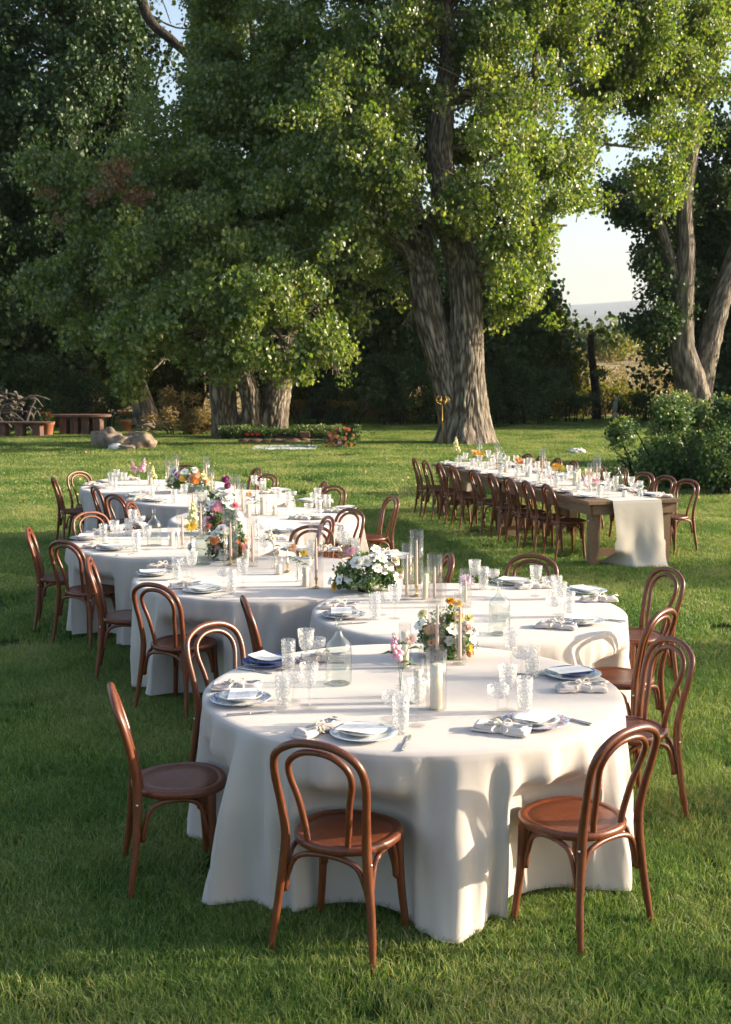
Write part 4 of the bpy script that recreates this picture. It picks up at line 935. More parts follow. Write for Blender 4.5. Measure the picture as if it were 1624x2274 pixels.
for i, (u, kind, hh, w, rb, hd, lab) in enumerate([(.35, 'pv', .07, .05, 0, 'g', 'short candle near the runner fold'), (1.15, 't', .42, .10, 1, 'b', 'tallest near the near end of the wooden table'), (1.28, 't', .33, .06, 0, 'g', 'smooth, just behind the tallest near one'), (1.75, 'p', .25, .09, 1, 'g', 'wide, in the near half of the wooden table'),
        (2.75, 't', .42, .085, 1, 'b', 'tall at the middle of the wooden table'), (3.25, 'p', .24, .08, 1, 'g', 'low, just beyond the middle of the wooden table'), (3.05, 'pv', .16, .05, 0, 'g', 'bare candle by the middle'), (4.4, 't', .40, .085, 1, 'b', 'second tall from the far end of the wooden table'), (5.2, 't', .42, .085, 1, 'b', 'tall at the far end of the wooden table'), (3.9, 'p', .17, .07, 0, 'g', 'low, far half of the wooden table'), (4.85, 'p', .16, .07, 0, 'g', 'low by the far end of the wooden table')]):
    p = onf(u, FW / 2 + R.uniform(-.07, .07))
    if kind == 'pv':
        place(candle(.028, hh, 'wax'), p, 0, f'ivory pillar candle without glass, {lab}', 'candle', 'pillar candles'); continue
    place(cylinder(w / 2, hh, bool(rb)), p, 0, f'{"ribbed" if rb else "smooth"} glass cylinder {lab}', 'glass cylinder', 'glass candle cylinders')
    if kind == 'p': place(candle(w * .36, hh * .65, 'wax'), p + Vector((0, 0, .004)), 0, f'ivory pillar candle in the cylinder {lab}', 'candle', 'pillar candles')
    else:
        H, hz = (HB, .058) if hd == 'b' else (HG, .026)
        place(H, p + Vector((0, 0, .004)), 0, f'candlestick in the cylinder {lab}', 'candlestick', 'candlesticks'); place(candle(.0105, hh * .78 - hz, 'blush_wax'), p + Vector((0, 0, .004 + hz)), 0, f'blush taper candle in the cylinder {lab}', 'candle', 'taper candles')
place(BOT, onf(.95, FW * .72), 0, 'clear glass bottle near the near end of the wooden table', 'bottle', 'water bottles', .95); place(BOT, onf(4.55, FW * .62), 0, 'clear glass bottle far along the wooden table', 'bottle', 'water bottles')
def fvase(u, v, items, lab):
    p = onf(u, v); x, y = proj(p); s = F / p.y
    vase_flower(0, x, y, [(k, m, x + dx * s, y - h * s, sz, d) for k, m, dx, h, sz, d in items], lab, z=fz)
fvase(5.3, .25, [('snap', 'pale_yellow_petal', .0, .33, .22, 'pale yellow')], 'tall at the far corner of the wooden table')
fvase(5.15, .50, [('zinnia', 'peach_petal', -.02, .20, .05, 'peach'), ('zinnia', 'cream_petal', .04, .17, .04, 'cream')], 'peach and cream flowers')
fvase(4.7, .40, [('zinnia', 'gold_petal', -.03, .22, .055, 'left gold'), ('zinnia', 'gold_petal', .05, .20, .05, 'right gold')], 'two gold blooms')
fvase(3.35, .5, [('zinnia', 'orange_petal', .0, .21, .055, 'red-orange'), ('zinnia', 'coral_petal', .03, .18, .045, 'coral')], 'orange and coral blooms')
fvase(2.3, .62, [('zinnia', 'gold_petal', -.02, .20, .06, 'amber'), ('zinnia', 'yellow_petal', .05, .19, .045, 'yellow')], 'amber and yellow blooms')
fvase(2.05, .42, [('snap', 'pink_petal', .0, .14, .13, 'small pink')], 'middle of the wooden table')
fvase(1.05, .50, [('snap', 'pink_petal', -.05, .14, .15, 'bright pink'), ('zinnia', 'pink_petal', .07, .13, .05, 'rose')], 'bright pink and rose blooms')
fvase(1.55, .70, [('zinnia', 'peach_petal', .02, .17, .045, 'salmon')], 'beside the second cylinder')
fvase(.28, .78, [('ruffle', 'white_petal', .0, .12, .04, 'white')], 'at the near end of the wooden table')

# thin evening haze over the whole place
hz = MB().box(0, 4500, 229, 17000, 10000, 462).mesh('haze', 'earth', False); hm = bpy.data.materials.new('haze_air'); hm.use_nodes = True; hn = hm.node_tree.nodes; hn.clear()
ho = hn.new('ShaderNodeOutputMaterial'); hv = hn.new('ShaderNodeVolumePrincipled'); hv.inputs['Color'].default_value = (.78, .87, 1, 1); hv.inputs['Density'].default_value = .00009; hv.inputs['Anisotropy'].default_value = 0
hm.node_tree.links.new(hv.outputs[0], ho.inputs['Volume']); hz.materials.clear(); hz.materials.append(hm); tag(obj('haze', hz), kind='stuff')
# ------------------------------------------------------------------ trees
def barktube(path, seg, rows, amp=.09, freq=7, flare=0, seed=0, mname='bark', twist=.15):
    """path: (x,y,z,r) world; long vertical plates of bark as real relief"""
    sp = spline(path, rows); pts = [Vector(p[:3]) for p in sp]; rad = [p[3] for p in sp]; ridge = []; z0 = pts[0].z; acc = [0]
    for a, b in zip(pts, pts[1:]): acc.append(acc[-1] + (b - a).length)
    def disp(a, i, p):
        s = acc[i]; r = rad[i]; c, sn = math.cos(a), math.sin(a)
        w = .35 * noise.noise(Vector((c * 2, sn * 2, s * .8 + seed)))
        v = Vector(((c * freq + w * 2) , (sn * freq + w * 2), s * 1.15 / max(.25, r) * .8 + seed))
        n1 = 1 - abs(noise.noise(v)) * 2.6; n2 = 1 - abs(noise.noise(v * 1.9 + Vector((5, 1, 2)))) * 2.4
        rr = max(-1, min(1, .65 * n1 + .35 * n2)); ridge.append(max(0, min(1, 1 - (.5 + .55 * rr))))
        d = 1 + amp * (-rr) * .9 + .08 * noise.noise(Vector((c * 1.3, sn * 1.3, s * .5 + seed * 3)))
        if flare:
            f = math.exp(-(p.z - z0) / (.55 * r + .25)); d += f * flare * (.45 + .9 * max(0, math.sin(a * 5 + seed) * .6 + noise.noise(Vector((c * 2.2, sn * 2.2, seed + 9)))))
        return d
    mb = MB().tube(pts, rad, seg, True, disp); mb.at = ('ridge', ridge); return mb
def leafproto(n, size, leaf, seed, elong=1.0, twigs=5):
    return leafclump(n, size, leaf, seed, True, elong=elong, twigs=twigs, tw=.012)
def crown(name, parent, lobes, proto, material, dens, seed, sz=(.75, 1.25), reject=None, hollow=.35, droop=.3, sq=1.0, minz=.3):
    r = random.Random(seed); pts = []; tu = []; ss = []
    for L_ in lobes:
        x, y, Y, rad = L_[:4]; k = L_[4] if len(L_) > 4 else 1
        c = PY(x, y, Y) if not isinstance(x, Vector) else x
        for q in range(int(dens * rad * rad * k)):
            d = Vector((r.gauss(0, 1), r.gauss(0, 1), r.gauss(0, 1))).normalized()
            rr = rad * (hollow + (1 - hollow) * r.random() ** .6) * (1 + .85 * noise.noise(d * 1.9 + c * .7))
            p = c + Vector((d.x * rr, d.y * rr * .85, d.z * rr * sq))
            if noise.noise(Vector((p.x * .95, p.y * .6, p.z * 1.15)) + Vector((seed, 0, 0))) < .02 and r.random() < .95: continue
            if p.z < terrain(p.x, p.y) + minz: continue
            if reject and reject(p, r): continue
            pts.append(tuple(p)); tu.append((r.gauss(0, .25), r.gauss(0, .25), r.uniform(0, 2 * PI))); ss.append(r.uniform(*sz))
    if not pts: pts.append(tuple(c)); tu.append((0, 0, 0)); ss.append(1)
    o = scatter(name, proto, pts, tu, ss, material, parent); o['kind'] = 'stuff'; return len(pts)
def limbs(parent, src, lobes, r0, seed, m='bark', maxn=99, seg=8):
    r = random.Random(seed)
    for L_ in lobes[:maxn]:
        c = PY(*L_[:3]) if not isinstance(L_[0], Vector) else L_[0]; s = min(src, key=lambda q: (Vector(q[:3]) - c).length + abs(q[2] - c.z + 1.0) * .5); a = Vector(s[:3]); ln = (c - a).length
        if ln < .4: continue
        rad = min(s[3] * .55, r0 * (.35 + L_[3] / 3)); w = Vector((r.uniform(-.12, .12), r.uniform(-.1, .1), r.uniform(.0, .16))) * ln
        w2 = Vector((r.uniform(-.1, .1), r.uniform(-.1, .1), r.uniform(-.05, .1))) * ln
        path = [(*a, rad), (*(a.lerp(c, .33) + w), rad * .75), (*(a.lerp(c, .68) + w2), rad * .5), (*c, rad * .3)]
        mb = barktube(path, seg, 14, .1, 2, 0, r.random() * 9)
        for k in range(4):
            d = Vector((r.gauss(0, 1), r.gauss(0, 1), r.gauss(0, .7) - .1)).normalized() * L_[3] * .85
            st = a.lerp(c, r.uniform(.55, .95)) + w2 * .4; md = st + d * .5 + Vector((0, 0, .1)) * ln * .3; nv = len(mb.v); mb.tube(spline([st, md, st + d], 7), [rad * .26 * (1 - q / 8) + .008 for q in range(7)], 5); mb.at[1].extend([.5] * (len(mb.v) - nv))
        obj('limb', mb.mesh('limb', m), parent)
def pth(lst): return [(*PY(x, y, Y), r) for x, y, Y, r in lst]
def rect(boxes, px, py, r):
    w = 10 * noise.noise(Vector((px * .05, py * .05, 3)))
    return any(x0 + w < px < x1 + w and y0 + w < py < y1 + w and r.random() < pr for x0, y0, x1, y1, pr in boxes)
def gap(boxes, px, py, r):
    for x0, y0, x1, y1, pr in boxes:
        cx, cyy, rx, ry = (x0 + x1) / 2, (y0 + y1) / 2, (x1 - x0) / 2, (y1 - y0) / 2
        if ((px - cx) / rx) ** 2 + ((py - cyy) / ry) ** 2 < 1 + .35 * noise.noise(Vector((px * .03, py * .03, 1))) and r.random() < pr: return True
    return False
SKYGAPS = [(315, -130, 435, 250, .9), (340, 170, 425, 350, .6), (40, 80, 130, 185, .8), (1150, 120, 1300, 310, .75), (1205, 460, 1425, 720, 1), (1310, 230, 1430, 410, .65), (300, 230, 410, 330, .35), (1600, 180, 1640, 300, .5), (1400, 500, 1470, 600, .5)]
# big cottonwood
bt = obj('cottonwood_tree', None, None, P(1035, 985)); tag(bt, 'huge twin-stemmed cottonwood with furrowed grey bark, right of centre on the lawn', 'tree')
inv = bt.location.copy(); 
def sub(parent): parent.location = (0, 0, 0)
bt.location = (0, 0, 0)
right_stem = pth([(1036, 995, 36.8, .78), (1036, 930, 36.8, .68), (1037, 850, 36.7, .56), (1038, 760, 36.7, .50), (1036, 680, 36.7, .48), (1029, 610, 36.8, .48), (1014, 545, 36.9, .46), (996, 480, 37, .42), (982, 400, 37, .385), (976, 330, 37, .375), (985, 230, 37, .36), (1000, 130, 37, .31), (985, 30, 37, .24), (960, -80, 37, .17), (950, -200, 37.2, .1)])
left_stem = pth([(1016, 960, 36.9, .45), (1004, 900, 36.85, .48), (988, 830, 36.8, .46), (968, 760, 36.8, .44), (952, 690, 36.8, .46), (940, 625, 36.8, .46), (934, 570, 36.8, .42), (932, 520, 36.8, .38), (920, 470, 37, .3), (900, 400, 37.3, .24), (880, 300, 37.5, .2), (840, 170, 37.8, .15), (820, 20, 38, .1)])
obj('trunk', barktube(right_stem, 180, 300, .07, 6.2, .55, 1.3).mesh('trunk', 'bark'), bt)
obj('trunk', barktube(left_stem, 150, 230, .07, 5.6, 0, 4.1).mesh('trunk', 'bark'), bt)
for q, pl in enumerate([[(925, 590, 36.6, .24), (890, 545, 36.2, .2), (845, 505, 35.8, .16), (800, 460, 35.6, .1)], [(1010, 600, 36.8, .25), (1000, 540, 36.3, .22), (965, 500, 35.9, .19), (900, 455, 35.4, .15), (860, 440, 35, .1)], [(1040, 650, 36.8, .28), (1070, 590, 36.7, .2), (1100, 530, 36.6, .15), (1130, 470, 36.6, .1)], [(1000, 560, 36.9, .3), (1060, 500, 37.2, .22), (1120, 400, 37.5, .18), (1180, 280, 37.6, .14), (1190, 120, 37.6, .1)]]):
    obj('limb', barktube(pth(pl), 26, 40, .09, 4, 0, 6 + q).mesh('limb', 'bark'), bt)
BTL = [(900, 60, 37, 2.6), (1050, -60, 37, 3), (1180, 60, 37, 2.6), (1110, 210, 36.3, 2.2), (1230, 330, 37.5, 1.9), (1170, 450, 36.3, 1.7), (1085, 400, 34.6, 1.5), (1260, 500, 37.5, 1.2), (850, 200, 36, 2.2), (760, 330, 34.8, 1.9), (860, 400, 34.2, 1.5),
       (790, 470, 35.4, 1.4), (700, 200, 38, 2.5), (740, 60, 38, 2.6), (1060, 500, 35.2, .95), (1130, 580, 35.5, 1.05), (880, 590, 36.8, .9), (895, 680, 37, .65), (905, 735, 37, .35), (1190, 620, 36.2, 1.15), (1240, 560, 36.3, 1.0), (1130, 680, 37, .8), (1290, 180, 39.5, 2.2), (1340, 60, 40, 2.2),
       (980, 440, 34.9, .9), (900, 480, 34.8, .8), (1400, 180, 40, 1.8), (1450, 60, 40.5, 2.0), (1500, 210, 41, 1.5), (1440, 330, 40.5, 1.3), (1465, 420, 40, .9), (1560, 130, 41.5, 1.8), (1600, 0, 42, 2.0), (1300, -120, 40, 2.6), (1160, -180, 39, 3), (880, -180, 37, 3), (1010, 270, 39, 1.6), (930, 330, 39, 2)]
vis = [(915, 90, 1045, 400, .97), (885, 520, 1095, 990, 1), (835, 480, 985, 560, .85)]
def rej_bt(p, r):
    x, y = proj(p)
    if p.y < 37.5 and rect(vis, x, y, r): return True
    return gap(SKYGAPS, x, y, r)
LEAF1 = leafproto(48, .45, .112, 1)
ncl = crown('crown', bt, BTL, LEAF1, 'cottonwood_leaf', 74, 11, reject=rej_bt)
limbs(bt, right_stem[5:] + left_stem[5:], BTL, .16, 5)
# triple-stemmed cottonwood at left
def mk(name, label, cat='tree', grp=None): o = obj(name, None); tag(o, label, cat, grp); return o
tt = mk('cottonwood_tree', 'cottonwood with three ridged stems left of centre, boughs sweeping low')
ts = [pth([(504, 975, 40, .48), (498, 905, 40, .43), (492, 835, 40, .42), (474, 740, 40, .40), (450, 620, 40, .36), (430, 480, 40.3, .28), (420, 330, 40.5, .22), (428, 180, 41, .19), (432, 60, 41, .15), (425, -80, 41, .1)]),
      pth([(564, 974, 39.8, .38), (559, 900, 39.8, .33), (545, 835, 39.8, .31), (530, 740, 40, .28), (540, 600, 40.6, .26), (560, 450, 40.6, .2), (570, 250, 40.6, .14), (560, 60, 41, .1)]),
      pth([(604, 975, 40, .52), (611, 900, 40, .47), (627, 830, 40, .36), (640, 740, 40, .32), (645, 640, 40, .3), (650, 520, 39.8, .24), (660, 380, 39.5, .18), (680, 200, 39, .12)])]
for q, s in enumerate(ts): obj('trunk', barktube(s, 110, 170, .085, 4.4, .12, 2.2 + q).mesh('trunk', 'bark'), tt)
TTL = [(500, 300, 39, 2.5), (420, 430, 38, 2.3), (600, 440, 38, 2.3), (290, 470, 37.5, 1.9), (500, 560, 35.5, 2.0), (650, 560, 34.6, 1.6), (350, 610, 34.8, 1.6), (590, 680, 33.6, 1.6), (430, 710, 33.6, 1.5), (700, 690, 33.5, 1.0), (320, 770, 33.6, 1.0), (400, 800, 33.6, .65),
       (550, 780, 33.5, .9), (650, 780, 33.5, .85), (720, 780, 33.6, .7), (760, 835, 33.8, .33), (160, 640, 37, 1.3), (90, 660, 37, .7), (200, 720, 36.5, 1.0), (250, 570, 37.5, 1.4), (160, 410, 38, 1.1), (75, 375, 38, .45), (560, 130, 39, 2.4), (450, 190, 39.5, 2.1), (270, 800, 36, .75), (290, 860, 36, .35),
       (620, 840, 36, .4), (560, 845, 36, .35), (620, 250, 38.6, 2.2), (500, 0, 40, 2.6), (700, 420, 37.5, 1.5), (770, 700, 36, .45), (420, 330, 39, 1.8)]
def rej_tt(p, r):
    x, y = proj(p); return gap(SKYGAPS, x, y, r) or rect([(430, 845, 670, 990, 1), (610, 780, 645, 850, .7)], x, y, r)
crown('crown', tt, TTL, LEAF1, 'cottonwood_leaf', 82, 21, reject=rej_tt)
crown('brown_leaves', tt, [(270, 400, 35.4, .5), (90, 455, 36.4, .5), (300, 430, 35.3, .45), (200, 430, 35.8, .3), (140, 480, 36, .3), (220, 600, 34.6, .25)], leafproto(30, .3, .09, 4), 'brown_leaf', 60, 22)
limbs(tt, [q for s in ts for q in s[3:]], TTL, .13, 6)
for pl in [[(300, -60, 44, .22), (330, 40, 44, .18), (385, 92, 44, .16), (430, 140, 44, .12), (470, 230, 44, .07)], [(385, 92, 44, .09), (360, 150, 44, .05), (345, 190, 44, .02)]]:
    obj('limb', barktube(pth(pl), 14, 30, .08, 3, 0, 3).mesh('limb', 'dark_bark'), tt)
# dark trees at left
def tree(name, label, trunks, lobes, proto, material, dens, seed, grp=None, sz=(.8, 1.3), rej=True, m='dark_bark', segs=28, limb=.12):
    t = mk(name, label, 'tree', grp)
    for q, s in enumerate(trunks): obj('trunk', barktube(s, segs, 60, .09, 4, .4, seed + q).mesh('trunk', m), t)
    crown('crown', t, lobes, proto, material, dens, seed, sz, reject=(lambda p, r: gap(SKYGAPS, *proj(p), r)) if rej else None)
    if limb: limbs(t, [q for s in trunks for q in s[len(s) // 3:]], lobes, limb, seed, m, 14, 6)
    return t
LEAF2 = leafproto(50, .6, .14, 2); LEAFB = leafproto(56, .85, .18, 3)
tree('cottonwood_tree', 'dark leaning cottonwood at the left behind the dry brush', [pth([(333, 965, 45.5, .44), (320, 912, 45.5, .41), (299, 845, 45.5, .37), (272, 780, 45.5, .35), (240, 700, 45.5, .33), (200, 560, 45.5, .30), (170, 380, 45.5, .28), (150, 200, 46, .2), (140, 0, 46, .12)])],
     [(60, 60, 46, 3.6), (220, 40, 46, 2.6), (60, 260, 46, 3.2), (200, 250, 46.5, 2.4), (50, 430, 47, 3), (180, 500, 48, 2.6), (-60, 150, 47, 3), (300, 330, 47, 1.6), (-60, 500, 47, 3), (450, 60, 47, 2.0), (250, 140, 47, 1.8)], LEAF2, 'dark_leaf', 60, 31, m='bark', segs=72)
k = 0
wd = [(-40, 47, 8), (70, 49, 9), (180, 52, 9), (700, 54, 8.5), (800, 57, 10), (870, 51, 9.5), (1130, 53, 5.2), (430, 58, 9), (560, 60, 9), (-160, 45, 9), (980, 60, 8), (1110, 62, 7)]
wl = ['dark tree at the left edge above the stone slabs', 'dark tree behind the stone bench', 'shadowed tree behind the leaning trunk', 'dark trunk just right of the triple-stemmed cottonwood', 'shadowed tree between the two big cottonwoods', 'dark thick trunk left of the huge cottonwood', 'dark trunk just right of the huge cottonwood',
      'hazy dark tree behind the triple cottonwood, left', 'hazy dark tree behind the triple cottonwood, right', 'dark tree beyond the left edge', 'dark tree directly behind the huge cottonwood', 'far tree behind the lit branches right of the huge trunk']
for (x, Y, h), lab in zip(wd, wl):
    r_ = random.Random(x + 500); b = P(x, 960); b = PY(x, 950, Y); b.z = terrain(b.x, b.y); s = F / Y
    topy = b.z + h; lean = r_.uniform(-.6, .6)
    tr = [(b.x, Y, b.z, .45), (b.x + lean * .3, Y, b.z + h * .2, .36), (b.x + lean * .6, Y, b.z + h * .5, .26), (b.x + lean, Y, b.z + h * .9, .1)]
    lobes = [(Vector((b.x + lean * .7 + r_.uniform(-2.4, 2.4), Y + r_.uniform(-1.5, 1.5), b.z + h * r_.uniform(.36, .95))), 0, 0, r_.uniform(1.6, 2.6)) for q in range(9)]
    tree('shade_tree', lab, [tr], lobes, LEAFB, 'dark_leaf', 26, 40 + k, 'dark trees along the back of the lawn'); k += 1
# right tree
tree('forked_tree', 'tall forked tree with pale trunks at the right edge', [pth([(1548, 930, 45, .62), (1535, 850, 45, .60), (1515, 770, 45, .46), (1518, 680, 45, .40), (1524, 560, 45, .34), (1520, 450, 45, .31), (1532, 350, 45, .29), (1550, 240, 45, .25), (1590, 130, 45, .22), (1625, 20, 45, .15)]),
     pth([(1552, 930, 45.2, .5), (1562, 850, 45.2, .42), (1575, 770, 45.2, .40), (1595, 690, 45.2, .38), (1622, 600, 45.2, .34), (1660, 480, 45.2, .28), (1700, 300, 45.2, .2)]), pth([(1520, 700, 45, .2), (1485, 560, 45, .18), (1450, 450, 45, .15), (1410, 350, 45.2, .1)])],
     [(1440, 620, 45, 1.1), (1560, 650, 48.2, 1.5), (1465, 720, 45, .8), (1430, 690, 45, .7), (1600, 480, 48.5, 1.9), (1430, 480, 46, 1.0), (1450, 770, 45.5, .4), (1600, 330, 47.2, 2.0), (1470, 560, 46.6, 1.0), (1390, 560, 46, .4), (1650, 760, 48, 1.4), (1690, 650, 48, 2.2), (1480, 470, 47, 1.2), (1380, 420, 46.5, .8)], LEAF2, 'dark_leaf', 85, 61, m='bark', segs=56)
for x, Y, h, lab in [(1720, 50, 11, 'dark tree outside the right edge of the lawn'), (1640, 51, 8, 'dark trees filling the right edge behind the fork'), (1780, 48, 12, 'dark tree beyond the right side')]:
    r_ = random.Random(x); b = PY(x, 940, Y); b.z = terrain(b.x, b.y)
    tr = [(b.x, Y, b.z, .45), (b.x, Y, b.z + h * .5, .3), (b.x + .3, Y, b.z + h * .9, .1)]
    lobes = [(Vector((b.x + r_.uniform(-2.4, 2.4), Y + r_.uniform(-1.5, 1.5), b.z + h * r_.uniform(.1, .95))), 0, 0, r_.uniform(1.6, 2.6)) for q in range(11)]
    tree('shade_tree', lab, [tr], lobes, LEAFB, 'dark_leaf', 26, x, 'dark trees at the right edge', rej=False)
# trees off to the right whose long shadows dapple the tables and the foreground
SHN = [(26, 11.2, 7.2, .9), (36, 15.5, 9.2, 1.2), (22, 7.4, 5.8, .7), (21, 5.6, 5.6, .6)]
for q, (X, Y, Z, rr) in enumerate(SHN):
    r_ = random.Random(q + 900)
    tr = [(X, Y, 0, .4), (X + .2, Y + .1, Z * .4, .3), (X, Y, Z * .8, .2), (X, Y, Z, .1)]
    lobes = [(Vector((X + r_.uniform(-2, 2), Y + r_.uniform(-1, 1) * rr * .6, Z + r_.uniform(-1.8, 1.6))), 0, 0, r_.uniform(.6, 1.0) * rr * .62) for k2 in range(7)]
    tree('shade_tree', ['tree beyond the right edge, level with the fourth round table', 'tall tree beyond the right edge, level with the wooden tables', 'small tree beyond the right edge, level with the second round table', 'small tree beyond the right edge, level with the nearest round table'][q], [tr], lobes, LEAF2, 'cottonwood_leaf', 22, 900 + q, 'trees outside the right of the picture', rej=False)
# shrubs along the lawn's end
def shrub(x, Y, w, h, material, lab, proto, dens=70, seed=0, name='shrub', base=None, grp='shrubs along the end of the lawn', lift=0):
    r_ = random.Random(seed * 7 + int(x)); b = base if base else PY(x, 945, Y); b = Vector((b.x, Y, terrain(b.x, Y))); t = mk(name, lab, 'shrub', grp)
    lobes = []
    for q in range(max(4, int(w * 2.2))): lobes.append((Vector((b.x + r_.uniform(-.5, .5) * w, Y + r_.uniform(-.4, .4), b.z + lift + h * r_.uniform(.15, .8))), 0, 0, h * r_.uniform(.28, .42)))
    for q in range(int(w * 2.5)): lobes.append((Vector((b.x + r_.uniform(-.52, .52) * w, Y + r_.uniform(-.35, .35), b.z + lift + h * r_.uniform(.8, 1.12))), 0, 0, h * r_.uniform(.08, .16), 2.5))
    crown('foliage', t, lobes, proto, material, dens, seed + 77, (.6, 1.15), minz=.02)
    mb = MB()
    for q in range(6):
        l = lobes[q % len(lobes)][0]; mb.tube(spline([(b.x + (l.x - b.x) * .4, Y, b.z - .05), ((b.x + l.x) / 2, Y, b.z + h * .3), tuple(l)], 6), [.03, .028, .024, .02, .015, .01], 5)
    obj('stem', mb.mesh('stem', 'dark_bark'), t); return t
LS = leafproto(46, .34, .085, 8); LSB = leafproto(44, .5, .13, 9)
sh = [(690, 49, 3.2, 1.7, 'dark_leaf'), (770, 48.5, 2.6, 1.3, 'dark_leaf'), (880, 48, 2.8, 2.4, 'dark_leaf'), (950, 49, 2.4, 2.0, 'dark_leaf'), (1120, 48.5, 2.6, 2.1, 'dark_leaf'), (1190, 49, 2.6, 2.5, 'dark_leaf'), (1265, 50, 2.6, 1.9, 'dark_leaf'), (1350, 52.5, 2.6, .9, 'dark_leaf'), (1430, 52, 2.4, 1.0, 'dark_leaf'), (1500, 50, 2.0, 1.6, 'dark_leaf'),
      (1600, 49, 2.4, 1.8, 'dark_leaf'), (130, 46, 3.2, 2.0, 'dark_leaf'), (30, 45.5, 3, 2.4, 'dark_leaf'), (230, 46.5, 2.6, 1.6, 'dark_leaf'), (1150, 55, 3, 4.0, 'olive_leaf'), (1225, 56, 3, 2.6, 'olive_leaf'), (1320, 57, 2.4, 1.5, 'olive_leaf'), (1400, 56, 2.4, 1.1, 'olive_leaf'), (700, 58, 4, 3.6, 'olive_leaf'), (800, 60, 4, 4.6, 'olive_leaf'), (420, 53, 3, 3.0, 'olive_leaf'), (340, 55, 3, 3.4, 'olive_leaf'), (180, 60, 5, 5, 'olive_leaf'), (1205, 54, 2.2, 4.6, 'olive_leaf')]
sl = ['low dark shrub right of the triple cottonwood', 'small dark shrub behind the flower bush', 'rounded dark shrub left of the huge trunk', 'dark shrub touching the left side of the huge trunk', 'dark shrub touching the right side of the huge trunk', 'second dark shrub right of the huge trunk', 'third dark shrub, left of the snag', 'low dark shrub behind the small white statue', 'dark shrub right of the white statue', 'tall dark shrub before the forked tree',
      'dark shrub right of the forked tree base', 'dark shrub behind the stone bench', 'dark shrub at the left edge behind the slabs', 'dark shrub before the leaning trunk', 'olive thicket behind the second dark shrub', 'olive thicket left of the snag', 'yellowish thicket right of the snag', 'olive brush before the golden field', 'olive brush between the big trees', 'tall olive brush between the big trees', 'tan brush right of the leaning trunk', 'olive brush behind the leaning trunk', 'dim olive tree behind the stone bench', 'small lit tree right of the huge trunk']
for i, (s, lab) in enumerate(zip(sh, sl)): shrub(s[0], s[1], s[2], s[3], s[4], lab, LS if s[4] == 'dark_leaf' else LSB, 75 if s[4] == 'dark_leaf' else 55, i + 1)
# weeping brush heap, flower bed, bush at the right
def tuft(name, lab, x, y, w, h, n, material, seed, L_=.9, cat='shrub', Y=None, lean=0):
    r_ = random.Random(seed); b = P(x, y) if Y is None else PY(x, y, Y); mb = MB(); tone = []
    for i in range(n):
        a = r_.uniform(0, 2 * PI); q = r_.random() ** .5; o = Vector((math.cos(a) * q * w * .32, math.sin(a) * q * w * .22, 0)); d = Vector((math.cos(a) * w * .3 * q + lean, math.sin(a) * w * .25 * q, 0)); hh = h * r_.uniform(.5, 1)
        p0, p1, p2 = o, o + d * .5 + Vector((0, 0, hh)), o + d * 1.15 + Vector((r_.gauss(0, .1), 0, hh * r_.uniform(.1, .7))); ww = .018; nb = len(mb.v)
        mb.add([p0 - Vector((ww, 0, 0)), p0 + Vector((ww, 0, 0)), p1 + Vector((ww * .8, 0, 0)), p1 - Vector((ww * .8, 0, 0)), p2], [(0, 1, 2, 3), (3, 2, 4)]); t = r_.random(); tone += [t] * 5
    for i in range(len(mb.v)): v = Vector(mb.v[i]) + b; v.z += terrain(v.x, v.y); mb.v[i] = tuple(v)
    mb.at = ('tone', tone); o = obj(name, mb.mesh(name, material)); tag(o, lab, cat); return o
LD = leafclump(60, .34, .24, 41, elong=5, twigs=10)
shrub(385, 41, 2.0, .75, 'dry_grass', 'heap of tan weeping brush by the leaning trunk', LD, 170, 401, 'brush_heap', base=P(385, 972))
shrub(425, 44, 1.6, 1.4, 'dry_grass', 'pale brush between the leaning trunk and the triple cottonwood', LD, 90, 402, 'brush_heap')
for i, (x, Y, w, h) in enumerate([(830, 57, 6, 1.1), (700, 56, 5, 1.2), (1390, 62, 8, 1.0), (1330, 60, 6, 1.2)]):
    tuft('tall_grass', ['tall dry grass behind the shrubs, left of the huge tree', 'tall dry grass right of the triple cottonwood', 'tall tawny grass before the golden field', 'tawny grass near the snag'][i], x, 945, w, h, 1800, 'dry_grass', 9 + i, Y=Y, cat='grass')
r_ = random.Random(5)
fp = [(r_.uniform(-40, 90), 64 + 90 * r_.random() ** 1.2) for k in range(2600)]
tag(scatter('field_grass', leafclump(40, .8, .35, 12, elong=4), [(x, y, terrain(x, y) + .1) for x, y in fp], [(0, 0, r_.uniform(0, 6)) for _ in fp], [r_.uniform(.7, 1.5) for _ in fp], 'dry_grass'), 'golden dry grass of the field beyond the garden', 'grass', kind='stuff')
fl_t = [(1300, 130, 9.0), (1345, 135, 8.5), (1380, 128, 8.0), (1405, 150, 9), (1270, 140, 9), (1250, 118, 5.5), (1480, 125, 7), (1440, 140, 9), (1500, 150, 10), (1230, 150, 10), (900, 150, 12), (700, 160, 12)]
LFAR = leafclump(44, 1.5, .42, 15)
